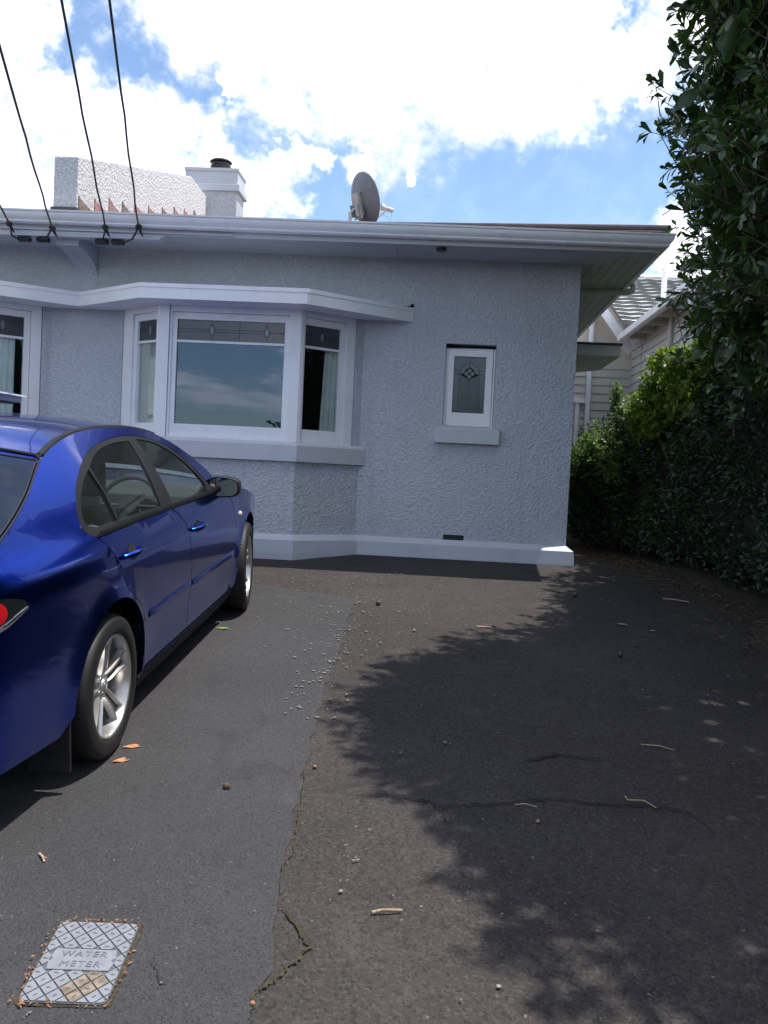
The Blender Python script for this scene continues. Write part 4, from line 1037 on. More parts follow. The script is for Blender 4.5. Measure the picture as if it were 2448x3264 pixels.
for mir in (False, True):
    sgn = -1 if mir else 1
    panel('quarter_panel', dedup(quarter), 'car_blue', car, mirror=mir, gap=.002)
    d = panel('rear_door', dedup(rear_door), 'car_blue', car, mirror=mir)
    fd = panel('front_door', dedup(front_door), 'car_blue', car, mirror=mir)
    panel('front_fender', dedup(fender), 'car_blue', car, mirror=mir)
    panel('rear_bumper', dedup(rbump), 'car_blue', car, mirror=mir, gap=-.006, off=-.0012)
    panel('front_bumper', dedup(fbump), 'car_blue', car, mirror=mir)
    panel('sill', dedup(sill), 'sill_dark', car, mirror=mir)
    panel('window_trim', dedup(trim), 'trim_black', car, holes=[qglass, rglass, fglass], mirror=mir, off=-.001, gap=.001, ret=.02)
    # belt moulding
    mb = MB(); P = []
    for y in frange(.06, 1.90, 40):
        z = interp(y, [.06, .5, 1.06, 1.5, 1.92], [1.008, 1.006, .995, .985, .980]); x = side_x(y, z); mb.v += [(sgn*(x+.006), y, z+.012), (sgn*(x+.009), y, z), (sgn*(x+.006), y, z-.012)]
    for i in range(40):
        for k in range(2): mb.f.append((3*i+k, 3*i+k+1, 3*i+k+4, 3*i+k+3)); mb.mi.append(0)
    mb.build('belt_moulding', 'trim_black', car, smooth=True)
    for g, nm in ((qglass, 'quarter_window'), (rglass, 'rear_side_window'), (fglass, 'front_side_window')):
        panel(nm, dedup(g), 'car_glass', car, mirror=mir, off=-.007, gap=0., ret=0)
    # bright divider bars
    mb = MB(); pts = [(.300,1.252),(.305,1.16),(.300,1.037)]
    mb.tube([(sgn*(side_x(y, z)+.001), y, z) for y, z in pts], .007, 6); mb.build('divider_bar', 'trim_black', car, smooth=True)
    # side mouldings on the doors
    for a, b, par in ((.56, 1.275, d), (1.305, 2.30, fd)):
        mb = MB(); n = 14
        for i in range(n+1):
            y = a+(b-a)*i/n; z = .535-.012*(y-.5); x = side_x(y, z); e = .004 if i in (0, n) else .013
            mb.v += [(sgn*(side_x(y, z+.02)+.0005), y, z+.02), (sgn*(x+e), y, z+.012), (sgn*(x+e+.001), y, z-.012), (sgn*(side_x(y, z-.02)+.0005), y, z-.02)]
        for i in range(n):
            for k in range(3): mb.f.append((4*i+k, 4*i+k+1, 4*i+k+5, 4*i+k+4)); mb.mi.append(0)
        mb.build('side_moulding', 'car_blue', par, smooth=True)
    # door handles: flat dark disc painted as recess shade, grip across it
    for y0, z0, par in ((.335, .885, d), (1.40, .835, fd)):
        mb = MB(); e = ellipse(0, 0, .055, .036, 20); x = side_x(y0, z0)
        for q in ((1, .0015), (.55, .001)):
            for a, b in e: mb.v.append((sgn*(side_x(y0+a*q[0], z0+b*q[0])+q[1]), y0+a*q[0], z0+b*q[0]))
        mb.f.append(tuple(range(20))); mb.mi.append(0)
        mb.build('recess_shade', 'underbody', par)
        mb = MB(); mb.tube([(sgn*(side_x(y0-.115, z0-.004)-.002), y0-.115, z0-.004), (sgn*(side_x(y0-.085, z0)+.026), y0-.085, z0), (sgn*(side_x(y0, z0)+.034), y0, z0+.002), (sgn*(side_x(y0+.07, z0)+.026), y0+.07, z0), (sgn*(side_x(y0+.10, z0)-.002), y0+.10, z0-.002)], [.012, .016, .0155, .016, .012], 10)
        mb.build('door_handle', 'car_blue', par, smooth=True)
    # indicator repeater
    mb = MB(); y0, z0 = 2.46, .755; x = side_x(y0, z0); e = ellipse(0, 0, .030, .022, 16)
    for r, h in ((1, 0), (.75, .010), (.35, .014)):
        for a, b in e: mb.v.append((sgn*(x+h), y0+a*r, z0+b*r))
    for j in range(2):
        for i in range(16): mb.f.append((j*16+i, j*16+(i+1) % 16, (j+1)*16+(i+1) % 16, (j+1)*16+i)); mb.mi.append(0)
    mb.f.append(tuple(range(32, 48))); mb.mi.append(0); mb.build('side_indicator', 'lamp_clear', car, smooth=True)
    # tail lamp
    tl = panel('tail_light', light, 'lamp_dark', car, mirror=mir, off=.004, gap=0., step=.02, grid=.03, ret=.01)
    red = [(p[0], p[1]) for p in ellipse(-.800, .872, .046, .040, 18)]
    panel('red_lens', red, 'lamp_red', tl, mirror=mir, off=.0065, gap=0, step=.02, grid=.02, ret=.002)
    mb = MB(); e = light[5:]+light[:1]; mb.tube([(sgn*(side_x(y, z)+.006), y+.0, z+.004) for y, z in light[5:]], [.009, .011, .010, .007, .004], 8); mb.build('chrome_edge', 'chrome', tl, smooth=True)
    panel('clear_ring', ellipse(-.79, .868, .078, .050, 20), 'lamp_dark', tl, mirror=mir, off=.0055, gap=0, step=.02, grid=.03, ret=.002)
    # mud flap
    mb = MB(); x1 = side_x(-.25, .3)*sgn; mb.box((x1-sgn*.19, RAX-.395, .085), (x1-sgn*.012, RAX-.375, .36)); mb.build('mud_flap', 'black_rubber', car, bevel=.006)
    # mirror
    mb = MB(); N = 22; rows = [(0., .62, .66), (.03, .92, .95), (.075, 1., 1.), (.11, .96, .95), (.118, .93, .91)]
    cx_, cy_, cz_ = .90, 1.92, 1.000
    def mring(dy, sx, sz, dz=0):
        out = []
        for i in range(N):
            a = 2*PI*i/N; c_, s_ = math.cos(a), math.sin(a); ex = .102*sx*math.copysign(abs(c_)**.62, c_); ez = .068*sz*math.copysign(abs(s_)**.62, s_)
            ez *= 1-.14*(ex/.1)*(1 if ez > 0 else .4)
            out.append((sgn*(cx_+ex), cy_-dy+.115+.12*ex, cz_+ez+.07*ex*0))
        return out
    for dy, sx, sz in rows: mb.v += mring(dy, sx, sz)
    for j in range(len(rows)-1):
        for i in range(N): mb.f.append((j*N+i, j*N+(i+1) % N, (j+1)*N+(i+1) % N, (j+1)*N+i)); mb.mi.append(0)
    mb.f.append(tuple(range(N))); mb.mi.append(0)
    mb.tube([(sgn*.80, 1.90, .985), (sgn*.84, 1.93, .985), (sgn*.89, 1.96, .99)], [.05, .036, .034], 10)
    mi_ = mb.build('side_mirror', 'black_plastic', car, smooth=True)
    mb = MB(); mb.v += mring(.114, .86, .82); mb.f.append(tuple(range(N))); mb.mi.append(0); mb.build('mirror_glass', 'mirror', mi_)

# roof, glass, bonnet: sheets across the car
def top_sheet(name, y0, y1, m, n=24, k=24, crown=.04, edge=1., off=0., bulge=0., e1=None):
    mb = MB()
    for j in range(n+1):
        f = j/n; yb = y0+(y1-y0)*f; ed = edge if e1 is None else edge+(e1-edge)*f
        for i in range(k+1):
            u = -1+2*i/k; y = yb+bulge*(1-u*u); zt = topz(yb); xe = side_x(yb, zt)*ed
            c = crown if not callable(crown) else crown(yb)
            mb.v.append((u*xe, y, zt+c*(1-(u*ed)**2)*(1-.25*(u*ed)**2)+off))
    for j in range(n):
        for i in range(k): a = j*(k+1)+i; mb.f.append((a, a+1, a+k+2, a+k+1)); mb.mi.append(0)
    return mb.build(name, m, car, smooth=True)
top_sheet('roof_panel', .025, 1.40, 'car_blue', 30, 28, .045, .965)
hb = top_sheet('tailgate', -.93, .012, 'car_blue', 24, 24, lambda y: .045, 1.0, -.004)
hg = top_sheet('rear_window', -.625, -.045, 'car_glass_dark', 20, 24, lambda y: .045, .978, .0025, 0., .975)
# black surround under the rear glass edge
top_sheet('windshield', 1.42, 2.03, 'car_glass', 16, 24, .05, .95, 0., .13)
top_sheet('bonnet', 2.09, 3.62, 'car_blue', 24, 24, .05, .985, 0., .10)
for sgn in (1, -1):
    mb = MB(); ys = frange(.02, 1.44, 48)
    for y in ys:
        z = topz(y); x = side_x(y, z); mb.v += [(sgn*(x+.003), y, z-.006), (sgn*(x-.004), y, z+.007), (sgn*(x-.026), y, z+.010), (sgn*(x-.030), y, z-.006)]
    for i in range(48):
        for k in range(3): mb.f.append((4*i+k, 4*i+k+1, 4*i+k+5, 4*i+k+4)); mb.mi.append(0)
    mb.build('roof_moulding', 'trim_black', car, smooth=True)
# shut lines round the tailgate
for sgn in (1, -1):
    mb = MB(); P = [(sgn*(side_x(y, topz(y))*.998), y, topz(y)+.003) for y in frange(-.64, -.03, 20)]+[(sgn*(side_x(-.0, topz(-.0))*.95), .006, topz(.0)+.006), (sgn*.3, .014, topz(.014)+.036), (0, .016, topz(.016)+.044)]
    mb.tube(P, .0045, 5); mb.build('shut_line', 'underbody', car)
    mb = MB(); P = [(sgn*(side_x(y, topz(y))*.978), y, topz(y)+.0055) for y in frange(-.625, -.045, 20)]; P += [(sgn*u*side_x(-.045, topz(-.045))*.975, -.045, topz(-.045)+.045*(1-u*u*.9)*(1-.25*u*u)+.003) for u in (.9, .7, .5, .25, 0)]
    mb.tube(P, .004, 5); mb.build('glass_seal', 'trim_black', car)
# ends of the body
def end_cap(name, y, zs, m, bul, front):
    mb = MB(); k = 24
    for z in zs:
        xe = side_x(y, z)
        for i in range(k+1):
            u = -1+2*i/k; fr = max(0, (z-.80)/.19) if not front else 0; mb.v.append((u*xe, y+(1 if front else -1)*bul*(1-abs(u)**3)*(1-((z-.62)/.6)**2)*(1-min(1, fr)**2), z+min(1, fr)*.040*(1-u*u)))
    for j in range(len(zs)-1):
        for i in range(k): a = j*(k+1)+i; mb.f.append((a, a+1, a+k+2, a+k+1)); mb.mi.append(0)
    return mb.build(name, m, car, smooth=True)
end_cap('tailgate_face', -.93, frange(.655, topz(-.93), 12), 'car_blue', .09, False)
end_cap('rear_bumper_face', -.93, frange(.28, .652, 8), 'car_blue', .09, False)
end_cap('front_bumper_face', 3.71, frange(.24, .61, 8), 'car_blue', .12, True)
for sgn in (1, -1):
    mb = MB(); mb.lathe([(0,.0),(.10,.0),(.12,-.05)], 16, 'Y', (sgn*.56, 3.77, .60)); mb.build('headlight', 'lamp_clear', car, smooth=True)
mb = MB(); mb.box((-.26, -1.03, .70), (.26, -1.0, .82)); mb.build('number_plate', 'white', car)
# dark structure inside: floor, sills, wheel housings, cabin
def cabin():
    mb = MB()
    mb.box((-.80, .40, .16), (.80, 2.45, .30)); mb.box((-.55, -.85, .20), (.55, .40, .34)); mb.box((-.55, 2.45, .20), (.55, 3.6, .36))
    for s in (1, -1):
        for yc in (RAX, FAX):
            pts = [(yc+.405*math.cos(R(a)), AZ+.405*math.sin(R(a))) for a in range(-20, 201, 11)]
            V = []
            for y, z in pts: V += [(s*.50, y, z), (s*(min(.80, side_x(y, z)-.02)), y, z)]
            F = [(2*i, 2*i+1, 2*i+3, 2*i+2) for i in range(len(pts)-1)]; mb.add(V, F); mb.add([(s*.50, y, z) for y, z in pts], [tuple(range(len(pts)))])
    mb.build('underbody', 'underbody', car)
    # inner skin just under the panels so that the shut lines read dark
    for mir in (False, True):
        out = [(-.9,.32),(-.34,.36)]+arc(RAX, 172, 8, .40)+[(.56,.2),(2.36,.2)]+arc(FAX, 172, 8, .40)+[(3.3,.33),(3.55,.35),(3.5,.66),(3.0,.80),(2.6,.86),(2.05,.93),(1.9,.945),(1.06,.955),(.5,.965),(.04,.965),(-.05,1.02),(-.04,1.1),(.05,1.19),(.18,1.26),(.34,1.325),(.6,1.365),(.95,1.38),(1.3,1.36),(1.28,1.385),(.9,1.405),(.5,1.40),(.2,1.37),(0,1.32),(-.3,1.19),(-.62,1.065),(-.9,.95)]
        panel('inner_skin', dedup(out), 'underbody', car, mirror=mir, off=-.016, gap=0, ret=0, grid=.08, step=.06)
    mb = MB(); mb.box((-.74, .5, .30), (.74, 2.0, .32)); mb.build('cabin_floor', 'seat', car)
    def seat(x, y, w, tilt=.22, bz=.42):
        mb = MB(); mb.box((x-w/2, y, bz), (x+w/2, y+.5, bz+.14)); 
        V = []
        for z, d in ((bz+.05, 0), (bz+.62, -.62*tilt)): V += [(x-w/2*.98, y+d-.06, z), (x+w/2*.98, y+d-.06, z), (x+w/2*.96, y+d+.10, z), (x-w/2*.96, y+d+.10, z)]
        mb.add(V, [(0,3,2,1),(4,5,6,7),(0,1,5,4),(1,2,6,5),(2,3,7,6),(3,0,4,7)]); s = mb.build('seat', 'seat', car, smooth=True, bevel=.045)
        mb = MB(); yy = y-.62*tilt; mb.box((x-.125, yy-.05, bz+.68), (x+.125, yy+.07, bz+.87)); mb.build('headrest', 'seat', s, smooth=True, bevel=.035)
    for x in (-.37, .37): seat(x, 1.12, .50, .24, .36)
    mb = MB(); mb.box((-.66, .32, .36), (.66, .82, .52)); V = [(-.66,.30,.45),(.66,.30,.45),(.66,.42,.45),(-.66,.42,.45),(-.62,.12,.98),(.62,.12,.98),(.62,.22,.98),(-.62,.22,.98)]
    mb.add(V, [(0,3,2,1),(4,5,6,7),(0,1,5,4),(1,2,6,5),(2,3,7,6),(3,0,4,7)]); bs = mb.build('rear_seat', 'seat', car, smooth=True, bevel=.03)
    for x in (-.4, .4):
        mb = MB(); mb.box((x-.12, .08, 1.0), (x+.12, .17, 1.14)); mb.build('headrest', 'seat', bs, smooth=True, bevel=.03)
    mb = MB(); mb.prism([(-.72, 1.92, .55), (-.72, 1.86, .80), (-.72, 1.90, .93), (-.72, 2.10, .99), (-.72, 2.2, .9), (-.72, 2.2, .55)], (1.44, 0, 0)); mb.build('dashboard', 'dash', car, bevel=.02)
    mb = MB(); ring_ = []; c = Vector((.37, 1.72, .88)); a1 = Vector((1, 0, 0)); a2 = Vector((0, .42, .9)).normalized()
    P = [c+(a1*math.cos(2*PI*i/24)+a2*math.sin(2*PI*i/24))*.185 for i in range(25)]; mb.tube(P, .014, 8, caps=False); 
    for an in (0, PI, -PI/2): mb.tube([c, c+(a1*math.cos(an)+a2*math.sin(an))*.18], .014, 6)
    nrm_ = a1.cross(a2); mb.tube([c-nrm_*.02, c+nrm_*.03], .06, 12); mb.tube([c, c-nrm_*.22], .03, 8); mb.build('steering_wheel', 'dash', car, smooth=True)
    # tailgate lining, parcel shelf
    mb = MB(); mb.box((-.60, -.60, .92), (.60, .10, .94)); mb.build('parcel_shelf', 'seat', car)
cabin()
# wheels
def wheel(x, y, sgn, steer=0):
    w = bpy.data.objects.new('wheel', None); COL.objects.link(w); w.parent = car; w.location = (sgn*x, y, .3225); w.rotation_euler = (R(8), 0, R(steer)) if sgn > 0 else (R(20), 0, PI+R(steer)); w.empty_display_size = .1
    h = .104; Rt = .3215
    prof = [(.226, -.095), (.245, -.106), (.285, -.110), (.308, -.100), (Rt-.004, -.084), (Rt, -.060), (Rt+.001, 0), (Rt, .060), (Rt-.004, .084), (.308, .100), (.298, .106), (.290, .1085), (.262, .112), (.245, .110), (.236, .104), (.228, .096), (.224, .09)]
    mb = MB(); mb.lathe(prof, 64, 'X', (0, 0, 0)); 
    ty = mb.build('tyre', 'black_rubber', w, smooth=True)
    # tread grooves
    mb = MB()
    for k in range(72):
        a = 2*PI*k/72
        for s in (-1, 1):
            c, q = math.cos(a), math.sin(a); c2, q2 = math.cos(a+.03), math.sin(a+.03)
            r = Rt+.0015; x0, x1 = s*.018, s*.082
            mb.add([(x0, r*c, r*q), (x1, (r-.004)*math.cos(a+.05), (r-.004)*math.sin(a+.05)), (x1, (r-.004)*math.cos(a+.075), (r-.004)*math.sin(a+.075)), (x0, r*c2, r*q2)], [(0,1,2,3)])
    for x_ in (-.04, 0, .04): mb.lathe([(Rt+.0018, x_-.004), (Rt+.0018, x_+.004)], 64, 'X')
    mb.build('tread_groove', 'underbody', w)
    # rim barrel and lip
    mb = MB(); mb.lathe([(.231, .100), (.226, .104), (.219, .100), (.214, .085), (.206, .05), (.200, -.02), (.198, -.09), (.218, -.10)], 64, 'X'); mb.build('rim', 'alloy', w, smooth=True)
    mb = MB(); mb.lathe([(0, -.015), (.145, -.015), (.147, -.02)], 40, 'X'); mb.lathe([(0, -.05), (.2, -.055)], 40, 'X'); mb.build('brake_disc', 'dark_metal', w, smooth=True)
    # five split spokes
    for k in range(5):
        a0 = 2*PI*k/5+.2
        mb = MB()
        def pt(r, off, x): 
            c, q = math.cos(a0), math.sin(a0); return (x, r*c-off*q, r*q+off*c)
        rr = [.040, .075, .12, .165, .205, .219]
        # recessed web between the twin ribs
        web = [(.020, .026), (.020, .050), (.022, .056), (.026, .060), (.034, .064), (.038, .070)]
        for i in range(5):
            o1, x1 = web[i]; o2, x2 = web[i+1]; r1, r2 = rr[i], rr[i+1]
            mb.add([pt(r1, -o1, x1), pt(r2, -o2, x2), pt(r2, o2, x2), pt(r1, o1, x1)], [(0,1,2,3)])
            for s in (-1, 1): mb.add([pt(r1, s*o1, x1), pt(r2, s*o2, x2), pt(r2, s*(o2+.004), x2-.045), pt(r1, s*(o1+.006), x1-.03)], [(0,1,2,3)])
        mb.build('spoke_web', 'alloy_web', w, smooth=True)
        for s in (-1, 1):
            mb = MB(); P = []
            cen = [(.040, .016, .052), (.075, .019, .066), (.12, .022, .074), (.165, .028, .079), (.205, .037, .084), (.221, .042, .088)]
            wd = [.009, .0095, .009, .0085, .009, .011]
            for (r_, o_, x_), wv in zip(cen, wd):
                P += [pt(r_, s*(o_-wv), x_-.012), pt(r_, s*(o_-wv*.3), x_+.002), pt(r_, s*(o_+wv*.7), x_), pt(r_, s*(o_+wv*1.3), x_-.028)]
            F = [(4*i+j, 4*i+j+1, 4*i+j+5, 4*i+j+4) for i in range(5) for j in range(3)]
            mb.add(P, F); mb.build('spoke', 'alloy', w, smooth=True)
    mb = MB(); mb.lathe([(.060, .02), (.062, .046), (.056, .056), (.046, .060), (.034, .060), (.031, .066), (.020, .069), (0, .070)], 40, 'X'); mb.build('hub', 'alloy', w, smooth=True)
    mb = MB()
    for k in range(5):
        a = 2*PI*k/5+.2+PI/5; mb.lathe([(.0085, .04), (.0085, .058), (.006, .061), (0, .061)], 8, 'X', (0, .049*math.cos(a), .049*math.sin(a)))
    mb.build('wheel_nut', 'chrome', w, smooth=True)
    # winged oval badge on the cap
    mb = MB(); P = [(.0712, .021*math.cos(2*PI*i/24), .017*math.sin(2*PI*i/24)) for i in range(25)]; mb.tube(P, .0018, 5, caps=False)
    mb.tube([(.0715, -.018, .006), (.0715, -.008, .005), (.0715, 0, -.005), (.0715, .008, .005), (.0715, .018, .006)], .0018, 5); mb.build('badge', 'chrome', w, smooth=True)
wheel(.775, RAX, 1); wheel(.775, FAX, 1, 7); wheel(.775, RAX, -1); wheel(.775, FAX, -1, 7)

# ------------------------------------------------------------------ foliage
def unit(v): return v/np.maximum(np.linalg.norm(v, axis=-1, keepdims=True), 1e-9)
# leaf templates: (verts, quads) in a frame x = along the leaf, y = across, z = up; length 1
def leaf_template(kind):
    if kind == 'obovate3':
        s = [0, .42, .76, 1.0]; w = [.02, .12, .19, .03]; bend = [0, .02, 0, -.08]; wave = [0, -.02, .03, 0]
    elif kind == 'obovate':      # blunt wavy leaf, widest past the middle
        s = [0, .18, .42, .66, .86, 1.0]; w = [.02, .05, .13, .185, .15, .03]; bend = [0, .012, .02, .005, -.03, -.08]; wave = [0, .02, -.02, .03, -.025, 0]
    elif kind == 'small':
        s = [0, .5, 1.0]; w = [.04, .24, .03]; bend = [0, .03, -.05]; wave = [0, .02, 0]
    else:                      # lobed
        s = [0, .3, .45, .7, 1.0]; w = [.03, .38, .2, .34, .03]; bend = [0, .03, .03, 0, -.08]; wave = [0, .03, -.02, .03, 0]
    V, F = [], []
    for a, b, c, d in zip(s, w, bend, wave): V += [(a, -b, c+.25*b+d), (a, 0, c), (a, b, c+.25*b-d)]
    for i in range(len(s)-1):
        for k in (0, 1): F.append((3*i+k, 3*i+k+1, 3*i+k+4, 3*i+k+3))
    return np.array(V), np.array(F)
def place_leaves(P, D, N, L, kind):
    """P base points, D directions, N up normals, L lengths -> V, F"""
    T, TF = leaf_template(kind); n = len(P)
    D = unit(D); S = unit(np.cross(N, D)); U = np.cross(D, S)
    V = P[:, None, :]+L[:, None, None]*(T[None, :, 0:1]*D[:, None, :]+T[None, :, 1:2]*S[:, None, :]+T[None, :, 2:3]*U[:, None, :])
    F = TF[None]+(np.arange(n)*len(T))[:, None, None]
    return V.reshape(-1, 3), F.reshape(-1, TF.shape[1]), len(T)
def rosettes(C, A, k, L, spread, kind, sag=.15):
    """clusters: C tips, A axis directions; k leaves around each"""
    n = len(C); A = unit(A); ref = unit(RNG.normal(size=(n, 3))); X = unit(np.cross(A, ref)); Y = np.cross(A, X)
    P, D, N = [], [], []
    for j in range(k):
        an = 2*PI*j/k+RNG.uniform(0, 6.28, n); sp = RNG.uniform(spread*.5, spread*1.25, n)
        d = A*np.cos(sp)[:, None]+(X*np.cos(an)[:, None]+Y*np.sin(an)[:, None])*np.sin(sp)[:, None]; d[:, 2] -= sag*RNG.uniform(.3, 1.4, n)
        P.append(C-A*(RNG.uniform(0, .10, n)*1.0)[:, None]+RNG.normal(0, .006, (n, 3))); D.append(d); N.append(A+np.array([.1, .0, .6])+RNG.normal(0, .25, (n, 3)))
    P, D, N = map(np.concatenate, (P, D, N)); Ls = L*RNG.uniform(.65, 1.2, len(P))
    return P, D, N, Ls
def blob_shell(blobs, n, inner=.72):
    """points in the outer shell of a union of ellipsoids, with outward normals; drops what lies deep inside another"""
    C = np.array([b[0] for b in blobs]); Rr = np.array([b[1] for b in blobs]); w = (Rr[:, 0]*Rr[:, 1]+Rr[:, 1]*Rr[:, 2]+Rr[:, 0]*Rr[:, 2]); w = w/w.sum()
    idx = RNG.choice(len(blobs), n, p=w); d = unit(RNG.normal(size=(n, 3))); r = RNG.uniform(inner, 1.03, n)**.8
    P = C[idx]+d*Rr[idx]*r[:, None]; Nn = unit(d/Rr[idx])
    keep = np.ones(n, bool)
    for i in range(len(blobs)):
        q = np.linalg.norm((P-C[i])/Rr[i], axis=1); keep &= ~((q < inner*.92) & (idx != i))
    return P[keep], Nn[keep]

# ground litter helper
def leaf_obj(name, loc, L, yaw, m, kind='obovate3', curl=.2, parent=None):
    V, F = leaf_template(kind); V = V.copy()*L; V[:, 1] *= 1.5; V[:, 2] += .4*curl*L*((V[:, 0]/L-.5)**2)*1.5+.002
    me_v = V; o = raw_mesh(name, me_v, F, m, parent, True)
    o.location = loc; o.rotation_euler = (math.atan(.105), 0, yaw); return o

def big_tree():
    base = Vector((3.35, 5.2, gz(5.2))); t = thing('broadleaf_tree', 'tall dark evergreen tree with glossy leaf rosettes rising above the hedge', 'tree', base)
    blobs = [((2.88,5.3,3.4),(1.75,2.0,1.5)),((2.68,4.7,2.4),(1.50,1.7,1.3)),((3.05,5.1,4.6),(1.75,1.9,1.2)),((2.75,6.3,2.7),(1.25,1.5,1.3)),((3.2,5.3,5.3),(1.7,1.9,1.0)),
             ((2.6,3.9,3.2),(1.15,1.1,1.2)),((2.75,6.9,2.2),(1.0,1.1,.95)),((1.78,5.15,3.75),(.70,.9,.62)),((1.72,5.4,2.9),(.55,.7,.5)),((1.80,4.9,2.35),(.60,.7,.5)),((2.0,5.7,4.5),(.7,.8,.5)),((1.78,4.7,4.3),(.55,.7,.5)),((1.52,5.1,4.15),(.42,.7,.5)),((1.55,5.0,3.45),(.42,.6,.45)),((2.05,6.0,1.95),(.6,.7,.45)),
             ((2.95,3.6,4.4),(1.2,1.1,1.1)),((3.1,4.4,5.5),(1.25,1.3,.8)),((3.45,7.4,3.1),(1.3,1.3,1.3)),((4.0,6.2,4.3),(1.5,1.8,1.3)),((3.9,8.3,2.9),(1.1,1.0,.9)),((3.30,8.5,4.05),(.9,.95,.9)),((3.15,8.3,3.9),(.7,.85,.65)),((3.0,7.6,3.9),(.7,.9,.8)),((3.4,4.0,2.0),(1.3,1.4,1.2))]
    off = np.array(base)
    P, N = blob_shell(blobs, 22000, .66)
    P = P+N*np.clip(RNG.normal(.0, .07, len(P)), -.2, .12)[:, None]
    clump = np.sin(P[:, 0]*5.1+P[:, 1]*3.3)+np.sin(P[:, 1]*4.7-P[:, 2]*5.9)+np.sin(P[:, 2]*4.3+P[:, 0]*2.9)
    keep = RNG.uniform(0, 1, len(P)) < np.clip(.74+.22*clump, .22, 1); P, N = P[keep], N[keep]
    A = N*.9+np.array([-.05, 0, .30])+RNG.normal(0, .32, P.shape)
    # rosettes nearest the eye become leaves one can pick apart
    cam_p = np.array([0, 0, CAM_Z]); dist = np.linalg.norm(P-cam_p, axis=1)
    facing = ((P-cam_p)*N).sum(1) < 0
    az = np.degrees(np.arctan2(P[:, 0], P[:, 1])); el = np.degrees(np.arctan2(P[:, 2]-CAM_Z, np.hypot(P[:, 0], P[:, 1])))
    inview = (az > 9) & (az < 20) & (el < 27) & facing
    order = np.argsort(np.where(inview, dist, 1e9))[:43]
    mask = np.zeros(len(P), bool); mask[order] = True
    # single leaves (300), sharing six meshes
    T, TF = leaf_template('obovate'); protos = []
    for k in range(6):
        V = T.copy(); V[:, 2] += .10*np.sin(V[:, 0]*5+k)*(V[:, 0])*.6; V[:, 1] *= .9+.05*k
        me = bpy.data.meshes.new('leaf'); me.from_pydata(V.tolist(), [], TF.tolist()); me.materials.append(M['leaf_tree']); a = me.attributes.new('tint', 'FLOAT', 'POINT'); a.data.foreach_set('value', np.full(len(V), (k+.5)/6.5, np.float32))
        me.polygons.foreach_set('use_smooth', [True]*len(me.polygons)); protos.append(me)
    p, d, n, L = rosettes(P[mask], A[mask], 7, .084, .95, 'obovate')
    d = unit(d); S = unit(np.cross(n, d)); U = np.cross(d, S)
    for i in range(min(300, len(p))):
        o = bpy.data.objects.new('leaf', protos[i % 6]); COL.objects.link(o); o.parent = t
        q = p[i]-off
        o.matrix_local = Matrix(((d[i, 0]*L[i], S[i, 0]*L[i], U[i, 0]*L[i], q[0]), (d[i, 1]*L[i], S[i, 1]*L[i], U[i, 1]*L[i], q[1]), (d[i, 2]*L[i], S[i, 2]*L[i], U[i, 2]*L[i], q[2]), (0, 0, 0, 1)))
    p, d, n, L = rosettes(P[~mask], A[~mask], 7, .086, .95, 'obovate3')
    # oversized filler leaves added unseen inside the crown to block sunlight
    C = np.array([b_[0] for b_ in blobs]); Rr = np.array([b_[1] for b_ in blobs]); m_ = 9000; ii = RNG.integers(0, len(blobs), m_)
    p2 = C[ii]+unit(RNG.normal(size=(m_, 3)))*Rr[ii]*(RNG.uniform(0, 1, m_)**.4*.80)[:, None]; d2 = RNG.normal(size=(m_, 3)); n2 = RNG.normal(0, .8, (m_, 3))+np.array([0, 0, 1.])
    p, d, n, L = np.concatenate([p, p2]), np.concatenate([d, d2]), np.concatenate([n, n2]), np.concatenate([L, RNG.uniform(.14, .24, m_)])
    V, F, k = place_leaves(p-off, d, n, L, 'obovate3'); tint = np.repeat(RNG.uniform(0, 1, len(p)), k)
    o = raw_mesh('crown', V, F, 'leaf_tree', t, True, tint); o['kind'] = 'stuff'
    # a short twig behind every rosette
    a3 = unit(A+RNG.normal(0, .15, A.shape)); e3 = P-a3*.30+RNG.normal(0, .03, P.shape)-np.array([0, 0, .04]); s3 = unit(np.cross(a3, RNG.normal(size=A.shape))); t3 = np.cross(a3, s3)
    ang = [0, 2.1, 4.2]; ring0 = np.stack([P-off+.002*(s3*math.cos(q)+t3*math.sin(q)) for q in ang], 1); ring1 = np.stack([e3-off+.0045*(s3*math.cos(q)+t3*math.sin(q)) for q in ang], 1)
    VV = np.concatenate([ring0, ring1], 1).reshape(-1, 3); FF = np.array([[0, 1, 4, 3], [1, 2, 5, 4], [2, 0, 3, 5]])[None]+(np.arange(len(P))*6)[:, None, None]
    o = raw_mesh('twigs', VV, FF.reshape(-1, 4), 'bark', t); o['kind'] = 'stuff'
    # trunk and limbs reaching into the blobs
    mb = MB(); b = Vector((0, 0, 0))
    mb.tube([b+Vector((0, 0, -.2)), b+Vector((-.03, .02, .8)), b+Vector((-.12, 0, 1.8)), b+Vector((-.15, .05, 3.0)), b+Vector((-.1, 0, 4.6))], [.19, .15, .13, .10, .05], 10)
    mb.build('trunk', 'bark', t, smooth=True)
    random.seed(11)
    for (c, r) in blobs[:12]:
        c = Vector(c)-base; z0 = max(.5, min(3.6, c.z-.8)); s = Vector((-.12, 0, z0)); m_ = s.lerp(c, .5)+Vector((random.uniform(-.1, .1), random.uniform(-.1, .1), .15))
        mb = MB(); mb.tube([s, m_, c, c+(c-s)*.25], [.06, .045, .028, .012], 7)
        for _ in range(5):
            e = c+Vector((random.uniform(-1, 1)*r[0], random.uniform(-1, 1)*r[1], random.uniform(-.6, 1)*r[2]))*.85; mb.tube([m_.lerp(c, random.random()), c.lerp(e, .55)+Vector((0, 0, .06)), e], [.02, .013, .006], 5)
        mb.build('branch', 'bark', t, smooth=True)
big_tree()

